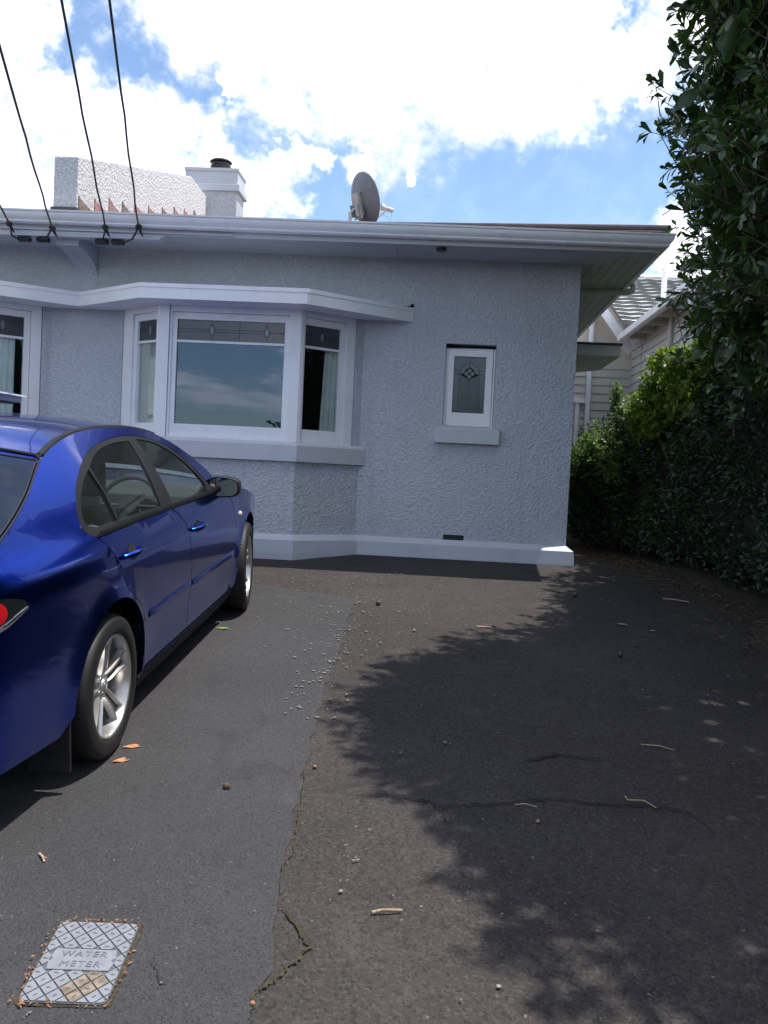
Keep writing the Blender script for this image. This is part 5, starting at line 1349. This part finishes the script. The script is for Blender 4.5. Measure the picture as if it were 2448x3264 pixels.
def hedge():
    t = thing('hedge', 'tall dark clipped hedge running along the right side of the drive', 'hedge', (2.2, 9.4, gz(9.4)))
    off = np.array([2.2, 9.4, gz(9.4)])
    Hy = [-3, 0, 3, 5.5, 7.0, 8.0, 9.0, 9.6, 10.3, 11.0, 11.6, 13, 17]; Hh = [2.3, 2.3, 2.4, 2.5, 2.5, 2.3, 2.12, 1.98, 1.62, 1.26, 1.12, 1.1, 1.1]
    n = 52000
    y = np.concatenate([RNG.uniform(-6.0, 16.0, n//3), RNG.uniform(6.5, 12.5, n-n//3)])
    fx = np.interp(y, HEDGE_Y, HEDGE_X); top = np.interp(y, Hy, Hh); g = np.array([gz(float(a)) for a in y])
    f = RNG.uniform(0, 1, n)**.9; z = g+.04+f*(top-g)
    lump = .10*np.sin(y*3.1+z*2.3)+.08*np.sin(y*7.3-z*5.1)+.05*np.sin(z*9+y*2)
    x = fx+.06+lump*1.1+np.abs(RNG.normal(0, .13, n))-.10*(f > .86)*0
    x += .22*np.clip((f-.88)/.12, 0, 1)**2+.12*np.clip((.12-f)/.12, 0, 1)
    P = np.stack([x, y, z], 1); N = np.stack([-np.ones(n), -.35*np.ones(n), .25*np.ones(n)], 1)
    # top surface
    m = 15000; y2 = RNG.uniform(-6, 16, m); x2 = np.interp(y2, HEDGE_Y, HEDGE_X)+RNG.uniform(.1, 1.3, m); z2 = np.interp(y2, Hy, Hh)+.07*np.sin(x2*7+y2*5)+RNG.normal(0, .06, m)
    P = np.concatenate([P, np.stack([x2, y2, z2], 1)]); N = np.concatenate([N, np.tile([-.2, 0, 1.], (m, 1))])
    D = N+RNG.normal(0, .75, P.shape); D[:, 2] -= .2
    L = RNG.uniform(.03, .062, len(P))
    V, F, k = place_leaves(P-off, D, N+RNG.normal(0, .5, P.shape), L, 'small')
    o = raw_mesh('foliage', V, F, 'leaf_hedge', t, True, np.repeat(RNG.uniform(0, .97, len(P)), k)); o['kind'] = 'stuff'
    # solid dark core added inside to block light, then stems
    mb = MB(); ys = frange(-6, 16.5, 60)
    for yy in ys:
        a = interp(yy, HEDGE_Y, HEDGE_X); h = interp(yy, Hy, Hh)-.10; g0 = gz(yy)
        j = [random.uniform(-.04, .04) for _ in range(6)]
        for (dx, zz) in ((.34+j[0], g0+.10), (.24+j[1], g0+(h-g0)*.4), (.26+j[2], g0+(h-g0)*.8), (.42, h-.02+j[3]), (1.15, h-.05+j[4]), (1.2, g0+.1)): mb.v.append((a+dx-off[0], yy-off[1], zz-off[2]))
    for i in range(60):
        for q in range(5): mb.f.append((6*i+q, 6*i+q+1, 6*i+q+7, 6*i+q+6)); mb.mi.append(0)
    mb.build('blocking_core', 'stem_and_core', t, smooth=True)
    mb = MB()
    for _ in range(40):
        yy = random.uniform(4, 13); a = interp(yy, HEDGE_Y, HEDGE_X)+random.uniform(.12, .4); g0 = gz(yy); q = Vector((a, yy, g0-.02))-Vector(off)
        mb.tube([q, q+Vector((random.uniform(-.06, .06), random.uniform(-.1, .1), .25)), q+Vector((random.uniform(-.12, .1), random.uniform(-.2, .2), .6))], [.014, .010, .006], 5)
    o = mb.build('stem', 'stem_and_core', t, smooth=True); o['kind'] = 'stuff'
hedge()

def shrub(name, label, cat, blobs, n, L, m, kind, base, k=5, spread=1.0, seed=3):
    base = Vector(base); t = thing(name, label, cat, base); off = np.array(base)
    P, N = blob_shell(blobs, n, .55); A = N+np.array([-.1, -.1, .55])+RNG.normal(0, .4, P.shape)
    p, d, nn, Ls = rosettes(P, A, k, L, spread, kind, .1)
    V, F, kk = place_leaves(p-off, d, nn, Ls, kind); o = raw_mesh('foliage', V, F, m, t, True, np.repeat(RNG.uniform(0, 1, len(p)), kk)); o['kind'] = 'stuff'
    for (c, r) in blobs:
        c = Vector(c)-base; mb = MB(); mb.tube([Vector((0, 0, 0)), c*.5+Vector((.05, 0, .1)), c, c+Vector((random.uniform(-.3, .3)*r[0], 0, r[2]*.9))], [.022, .016, .010, .004], 6)
        for _ in range(6):
            e = c+Vector((random.uniform(-1, 1)*r[0], random.uniform(-1, 1)*r[1], random.uniform(-.3, 1)*r[2]))*.9; mb.tube([c*.9, (c+e)*.5+Vector((0, 0, .03)), e], [.008, .006, .003], 5)
        mb.build('stem', 'bark', t, smooth=True)
shrub('lime_shrub', 'bright lime-green shrub growing over the top of the hedge below the weatherboards', 'shrub',
      [((2.36,9.5,1.75),(.42,.55,.34)),((2.25,9.3,2.0),(.28,.35,.20)),((2.62,9.2,2.05),(.38,.45,.24)),((2.12,9.7,1.55),(.25,.4,.28)),((2.45,9.1,1.75),(.38,.4,.3))], 1500, .060, 'leaf_lime', 'lobed', (2.6, 9.5, gz(9.5)), 5, 1.0)
shrub('pale_shrub', 'pale green small-leaved shrub on the hedge beside the house corner', 'shrub',
      [((1.95,11.0,1.25),(.42,.5,.34)),((1.80,11.3,1.12),(.30,.4,.28)),((2.12,10.8,1.50),(.26,.4,.25)),((2.0,10.9,1.78),(.10,.14,.24)),((1.62,11.6,1.02),(.18,.35,.22)),((1.98,10.5,1.10),(.30,.35,.3)),((2.2,10.2,1.42),(.25,.35,.3))], 1500, .05, 'leaf_pale', 'small', (2.1, 11.1, gz(11)), 6, 1.1)

# trees across the street, behind the viewer: the windows and the car mirror them
def street_trees():
    t = thing('street_trees', 'belt of dark trees across the street', 'trees', (0, -34, gz(-34))); t['kind'] = 'stuff'
    n = 9000; x = RNG.uniform(-55, 45, n); h = 4.2+1.6*np.sin(x*.21+1)+1.1*np.sin(x*.53)+.7*np.sin(x*1.3); z = RNG.uniform(0, 1, n)**.7*h
    P = np.stack([x, RNG.uniform(-1.5, 1.5, n), z], 1); D = RNG.normal(size=(n, 3)); N = RNG.normal(size=(n, 3))
    V, F, k = place_leaves(P, D, N, RNG.uniform(.6, 1.1, n), 'lobed'); o = raw_mesh('foliage', V, F, 'leaf_hedge', t, True, np.repeat(RNG.uniform(0, .8, n), k)); o['kind'] = 'stuff'
street_trees()

# leaf litter along the foot of the hedge
def litter():
    n = 1500; y = RNG.uniform(3.0, 12., n); fx = np.interp(y, HEDGE_Y, HEDGE_X); x = fx-.05-np.abs(RNG.normal(0, .32, n)); z = np.array([gz(float(a)) for a in y])+.008
    D = np.stack([RNG.normal(size=n), RNG.normal(size=n), RNG.normal(0, .12, n)], 1); N = np.tile([0, -.1, 1.], (n, 1))+RNG.normal(0, .25, (n, 3))
    V, F, k = place_leaves(np.stack([x, y, z], 1), D, N, RNG.uniform(.02, .06, n), 'small'); o = raw_mesh('leaf_litter', V, F, 'dry_litter', None, True, np.repeat(RNG.uniform(0, 1, n), k))
    tag(o, 'brown dead leaves scattered along the foot of the dark hedge', 'leaf litter', kind='stuff')
M['dry_litter'] = plain('dry_litter', (.10, .068, .042), .85, 0, .5, 9.)
litter()

# ------------------------------------------------------------------ the house next door
def neighbour():
    t = thing('neighbour_house', 'cream weatherboard house next door with pale tiled roof beyond the hedge', 'house', (3.4, 14, 0))
    O = Vector((3.4, 14, 0))
    def b(mb): mb.v = [tuple(Vector(v)-O) for v in mb.v]; return mb
    X = 3.40; y0, y1 = 8.6, 21.5; ex = .152; z = -.1
    i = 0
    while z < 3.30:
        mb = MB(); mb.prism([(X+.004, y0, z), (X-.030, y0, z), (X-.030, y0, z+.012), (X-.006, y0, z+ex+.022), (X+.004, y0, z+ex+.022)], (0, y1-y0, 0)); b(mb).build('weatherboard', 'weatherboard', t); z += ex
    mb = MB(); mb.box((X+.006, y0, -.3), (X+4.5, y1, 3.35)); b(mb).build('wall_frame', 'weatherboard', t)
    # eave, rafters and gutter of the near wing
    mb = MB(); mb.box((3.08, 11.9, 3.40), (X+.4, 16.6, 3.42)); b(mb).build('eave_lining', 'cream', t)
    for yy in (12.3, 13.05, 13.8, 14.55, 15.3, 16.05):
        mb = MB(); mb.box((3.10, yy, 3.29), (X, yy+.05, 3.40)); b(mb).build('rafter_end', 'cream', t)
    mb = MB(); mb.prism([(3.00, 11.85, 3.43), (3.00, 11.85, 3.33), (3.02, 11.85, 3.315), (3.08, 11.85, 3.31), (3.09, 11.85, 3.40), (3.09, 11.85, 3.43)], (0, 4.75, 0)); b(mb).build('gutter', 'white', t)
    mb = MB(); mb.tube([(3.05, 11.95, 3.31), (3.05, 11.94, 3.16), (3.07, 11.93, 3.07), (3.14, 11.92, 3.03), (3.6, 11.9, 3.02)], .045, 12); b(mb).build('downpipe', 'white', t, smooth=True)
    mb = MB(); mb.add([(3.04, 11.85, 3.42), (3.04, 16.6, 3.42), (5.6, 16.6, 4.25), (5.6, 11.85, 4.25)], [(0,1,2,3)]); b(mb).build('wing_roof', 'tile_roof', t)
    for yy, r, m in ((14.15, .035, 'bark'), (12.85, .018, 'bark')):
        mb = MB(); mb.tube([(X-.06, yy, 0), (X-.06, yy, 3.35)], r, 8); b(mb).build('wall_pipe', 'weatherboard', t, smooth=True)
    mb = MB(); mb.box((X-.036, 16.3, -.1), (X-.02, 16.33, 3.3)); b(mb).build('board_joint', 'weatherboard', t)
    # far tiled roof: stepped courses up to the ridge
    ya, za, yb, zb = 16.2, 3.55, 19.6, 5.06; nC = 13
    for c in range(nC):
        f0, f1 = c/nC, (c+1)/nC; mb = MB(); xs = frange(3.0+.0*c, 9.0, 96)
        for x in xs:
            w = .007*math.sin(x*2*PI/.33); ya_, za_ = ya+(yb-ya)*f0, za+(zb-za)*f0; yb_, zb_ = ya+(yb-ya)*f1+.06, za+(zb-za)*f1+.03
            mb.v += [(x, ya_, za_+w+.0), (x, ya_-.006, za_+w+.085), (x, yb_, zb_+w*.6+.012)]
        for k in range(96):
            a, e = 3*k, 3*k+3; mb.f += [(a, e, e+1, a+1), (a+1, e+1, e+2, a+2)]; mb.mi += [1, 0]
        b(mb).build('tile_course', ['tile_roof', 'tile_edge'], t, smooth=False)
    mb = MB(); mb.tube([(2.6, yb+.05, zb+.05), (9, yb+.05, zb+.05)], .085, 10); b(mb).build('ridge_tiles', 'galv', t, smooth=True)
    mb = MB(); mb.tube([(3.98, 17.6, 3.9), (3.98, 17.6, 4.80)], .05, 12); mb.lathe([(0,.0),(.07,.0),(.06,.05),(0,.06)], 12, 'Z', (3.98, 17.6, 4.80)); b(mb).build('vent_pipe', 'white', t, smooth=True)
    mb = MB(); mb.add([(2.9, yb, -.2), (9, yb, -.2), (9, yb, zb), (2.9, yb, zb)], [(0,1,2,3)]); b(mb).build('far_wall', 'cream', t)
    # small gable on the left with its barge board
    gy = 16.7
    mb = MB(); mb.fbox((2.55, gy, 4.02), (.68, 0, -.90), (0, .05, 0), (.10, 0, .12)); b(mb).build('barge_board', 'white', t)
    mb = MB(); mb.add([(2.67, gy-.05, 4.16), (3.40, gy-.05, 3.20), (3.40, gy+3., 3.20+.3), (2.67, gy+3., 4.16)], [(0,1,2,3)]); b(mb).build('gable_roof', 'tile_roof', t)
    mb = MB(); mb.add([(1.6, gy+.45, -.2), (3.38, gy+.45, -.2), (3.38, gy+.45, 3.3), (2.6, gy+.45, 4.1), (1.6, gy+.45, 4.4)], [(0,1,2,3,4)]); b(mb).build('gable_wall', 'cream', t)
    mb = MB(); mb.tube([(2.62, gy+.35, .0), (2.62, gy+.35, 4.0)], .05, 10); b(mb).build('white_pipe', 'white', t, smooth=True)
    mb = MB(); mb.box((2.40, gy+.36, .2), (2.47, gy+.45, 2.35)); mb.box((2.30, gy+.34, 2.26), (2.58, gy+.45, 2.34)); b(mb).build('window_trim', 'white', t)
    z = .2
    while z < 2.9:
        mb = MB(); mb.prism([(1.65, gy+.45, z), (1.65, gy+.415, z), (1.65, gy+.415, z+.012), (1.65, gy+.44, z+.17), (1.65, gy+.45, z+.17)], (1.73, 0, 0)); b(mb).build('weatherboard', 'cream', t); z += .15
neighbour()

# ------------------------------------------------------------------ water meter cover
def meter_cover():
    c = Vector((-.966, 2.592, gz(2.592)+.006)); t = thing('water_meter_cover', 'grey rectangular water meter cover with raised diamond pattern set in the asphalt', 'meter cover', c)
    t.rotation_euler = (math.atan(.105), 0, R(4.5)); W, H = .243, .372; r = .022
    def rrect(w, h, rr, n=5): return [(sx*(w/2-rr)+rr*math.cos(a), sy*(h/2-rr)+rr*math.sin(a)) for sx, sy, a0 in ((1,1,0),(-1,1,PI/2),(-1,-1,PI),(1,-1,1.5*PI)) for a in [a0+PI/2*k/n for k in range(n+1)]]
    mb = MB(); q = rrect(W+.022, H+.024, .02); mb.prism([(x+.002, y+.003, -.02) for x, y in q], (0, 0, .0215)); mb.build('frame', 'soil', t)
    outl = rrect(W, H, r)
    mb = MB(); mb.prism([(x, y, -.01) for x, y in outl], (0, 0, .0155)); mb.build('lid', 'lid_groove', t)
    # diamonds between the grooves, clipped to the lid
    def clip(poly, edge_poly):
        out = poly; n = len(edge_poly)
        for i in range(n):
            a, b = edge_poly[i], edge_poly[(i+1) % n]; inp = out; out = []
            side = lambda p: (b[0]-a[0])*(p[1]-a[1])-(b[1]-a[1])*(p[0]-a[0])
            for j in range(len(inp)):
                p, q = inp[j], inp[(j+1) % len(inp)]; sp, sq = side(p), side(q)
                if sp >= 0: out.append(p)
                if (sp > 0) != (sq > 0) and sp != sq: tt = sp/(sp-sq); out.append((p[0]+(q[0]-p[0])*tt, p[1]+(q[1]-p[1])*tt))
            if not out: return []
        return out
    inn = rrect(W-.006, H-.006, r-.003); dx, dy = .0535, .064; g = .0022
    lab = [(-.088, -.048), (.088, -.048), (.097, 0), (.088, .048), (-.088, .048), (-.097, 0)]
    def area(p): return abs(sum(p[i][0]*p[(i+1) % len(p)][1]-p[(i+1) % len(p)][0]*p[i][1] for i in range(len(p))))/2 if len(p) > 2 else 0
    for i in range(-6, 7):
        for j in range(-14, 15):
            if (i+j) % 2: continue
            cx, cy = i*dx/2*1.0, j*dy/2
            d = [(cx-dx/2+g*1.6, cy), (cx, cy-dy/2+g*1.6), (cx+dx/2-g*1.6, cy), (cx, cy+dy/2-g*1.6)]
            p = clip(d, inn)
            if area(p) < 6e-5 or (abs(cx) < .092 and abs(cy) < .058): continue
            if abs(cy) < .085 and abs(cx) < .10:      # trim against the name panel
                s = 1 if cy > 0 else -1; ln = [(-1, s*.052), (1, s*.052), (1, s*1.), (-1, s*1.)]; p = clip(p, ln if s > 0 else ln[::-1])
                if area(p) < 6e-5: continue
            stained = cy < -.062 and (abs(cx-.035)+abs(cy+.11)) < .07 and random.random() < .8
            mb = MB(); mb.prism([(x, y, .0055) for x, y in p], (0, 0, .004)); mb.build('tread_plate', 'lid_rust' if stained else 'lid', t)
            if inpoly((cx, cy), inn) and area(p) > .0011:
                an = .9 if (i % 2) else -.2; mb = MB(); mb.lathe([(0, .0112), (.0035, .011), (.006, .0098)], 10); 
                ca, sa = math.cos(an), math.sin(an); mb.v = [(cx+(x*1.35)*ca-(y*.62)*sa, cy+(x*1.35)*sa+(y*.62)*ca, z) for x, y, z in mb.v]; mb.build('tread_stud', 'lid_groove', t, smooth=True)
    mb = MB(); mb.prism([(x, y, .0055) for x, y in lab], (0, 0, .0040)); mb.build('name_panel', 'lid', t)
    for s, yy in (('WATER', .012), ('METER', -.034)):
        cu = bpy.data.curves.new('lettering', 'FONT'); cu.body = s; cu.size = .036; cu.align_x = 'CENTER'; cu.extrude = .0012; cu.space_character = 1.15
        tmp = bpy.data.objects.new('tmp_text', cu); me = bpy.data.meshes.new_from_object(tmp); bpy.data.objects.remove(tmp); me.materials.clear(); me.materials.append(M['lid_letter'])
        o = bpy.data.objects.new('lettering', me); COL.objects.link(o); o.parent = t; o.location = (0, yy, .0105)
    # dry scraps caught in the gap round the lid
    V, F = [], []; n = 85; P, D, N = [], [], []
    for k in range(n):
        side = random.choice('LLLTTTRB'); u = random.uniform(-.5, .5); x, y = {'L': (-W/2-.008, u*H), 'R': (W/2+.008, u*H), 'T': (u*W, H/2+.009), 'B': (u*W, -H/2-.008)}[side]
        P.append((x+random.gauss(0, .004), y+random.gauss(0, .004), .004+random.random()*.008)); D.append((random.gauss(0, 1), random.gauss(0, 1), random.gauss(0, .3))); N.append((random.gauss(0, .4), random.gauss(0, .4), 1))
    V, F, k = place_leaves(np.array(P), np.array(D), np.array(N), RNG.uniform(.007, .019, len(P)), 'small'); o = raw_mesh('dry_scraps', V, F, 'scraps', t, True); o['kind'] = 'stuff'
meter_cover()

# ------------------------------------------------------------------ odds and ends on the drive
def at(x, y, dz=.006): return (x, y, gz(y)+dz)
tag(leaf_obj('fallen_leaf', at(-1.375, 4.10), .085, R(35), 'leaf_orange', curl=.5), 'curled orange leaf on the asphalt just ahead of the rear wheel, upper of two', 'leaf')
tag(leaf_obj('fallen_leaf', at(-1.365, 3.94), .085, R(48), 'leaf_orange', curl=.5), 'curled orange leaf touching the rear tyre, lower of two', 'leaf')
tag(leaf_obj('fallen_leaf', at(-1.45, 6.13), .09, R(10), 'leaf_green', curl=.3), 'green fallen leaf lying in the light beside the car sill', 'leaf')
tag(leaf_obj('fallen_leaf', at(1.36, 6.86), .075, R(-20), 'pebble', curl=.3), 'pale dry leaf in the tree shade nearer the house corner', 'leaf')
tag(leaf_obj('fallen_leaf', at(1.56, 6.71), .07, R(30), 'pebble', curl=.3), 'pale dry leaf in the tree shade nearer the hedge', 'leaf')
tag(leaf_obj('fallen_leaf', at(1.36, 6.28), .07, R(60), 'dry_litter', curl=.5), 'brown dry leaf in the tree shade below two pale ones', 'leaf')
def twig(pts, r, label, m='twig', side=()):
    o0 = Vector(at(*pts[0], r+.004)); mb = MB(); P = [Vector(at(x, y, r+.004+(.006 if 0 < i < len(pts)-1 else 0)))-o0 for i, (x, y) in enumerate(pts)]
    mb.tube(P, [r*(1-.3*i/len(P)) for i in range(len(P))], 7)
    for a, b in side: mb.tube([P[a], P[a]+Vector((b[0], b[1], b[1]*.105+.004))], [r*.7, r*.4], 6)
    o = mb.build('twig', m, None, smooth=True); o.location = o0; tag(o, label, 'twig')
twig([(-.145, 2.95), (-.115, 2.957), (-.08, 2.962), (-.05, 2.975)], .0052, 'straight pale stick lying on the sunny old asphalt in the middle')
twig([(-1.345, 3.155), (-1.32, 3.125), (-1.305, 3.105)], .005, 'short forked twig on the smooth asphalt above the meter cover', side=[(1, (.02, -.012))])
twig([(.38, 3.80), (.42, 3.805), (.47, 3.795)], .0028, 'thin dry twig in the shade below the long crack, left one')
twig([(.86, 3.95), (.86, 3.905), (.93, 3.91), (.97, 3.86)], .0032, 'thin bent twig lying along the long crack in the shade')
twig([(1.90, 7.78), (2.0, 7.73), (2.10, 7.70)], .006, 'long pale twig at the foot of the hedge near the house')
twig([(.32, 6.55), (.42, 6.565)], .006, 'short twig at the sunlit edge of the tree shadow')
twig([(1.05, 4.55), (1.14, 4.53), (1.2, 4.50)], .003, 'thin twig deep in the tree shade at the right')
def lump(x, y, r, m, name, label, cat, sq=.8):
    bm = bmesh.new(); bmesh.ops.create_icosphere(bm, subdivisions=2, radius=r)
    for v in bm.verts: v.co *= 1+random.uniform(-.16, .16); v.co.z *= sq
    me = bpy.data.meshes.new(name); bm.to_mesh(me); bm.free(); me.materials.append(M[m]); me.polygons.foreach_set('use_smooth', [True]*len(me.polygons))
    o = bpy.data.objects.new(name, me); COL.objects.link(o); o.location = at(x, y, r*sq*.8+.004); tag(o, label, cat)
lump(-.818, 3.773, .016, 'pod', 'seed_pod', 'dark brown seed pod on the smooth asphalt right of the rear wheel', 'seed pod', .9)
lump(-.415, 7.044, .020, 'pod', 'seed_pod', 'round brown seed pod on the sunny old asphalt below the bay', 'seed pod', .95)
lump(1.168, 7.703, .020, 'pod', 'seed_pod', 'round brown seed pod at the shadow edge by the plinth corner', 'seed pod', .95)
lump(1.23, 6.05, .018, 'pod', 'seed_pod', 'brown seed pod out in the deep tree shade', 'seed pod', .9)
lump(-.439, 2.473, .0075, 'nut', 'fallen_nut', 'orange nut beside the mossy crack near the bottom edge', 'nut')
lump(-.485, 4.036, .009, 'nut', 'fallen_nut', 'orange nut on the seam between old and new asphalt', 'nut')
lump(-.26, 3.06, .008, 'pebble', 'pebble', 'pale pebble left of the straight stick', 'pebble', .7)
lump(.245, 2.63, .008, 'pebble', 'pebble', 'pinkish pebble at the sunlit bottom edge near the tree shadow', 'pebble', .6)
lump(.462, 3.664, .010, 'nut', 'fallen_nut', 'small orange nut in the shade right of the crack fork', 'nut')
lump(-.12, 6.35, .012, 'nut', 'fallen_nut', 'orange nut on the sunny asphalt short of the tree shadow', 'nut')
lump(-1.06, 2.405, .009, 'nut', 'fallen_nut', 'orange nut at the lower left corner of the meter cover', 'nut')
lump(-.985, 2.40, .0045, 'nut', 'fallen_nut', 'orange nut lying on the rust stain of the meter cover', 'nut')
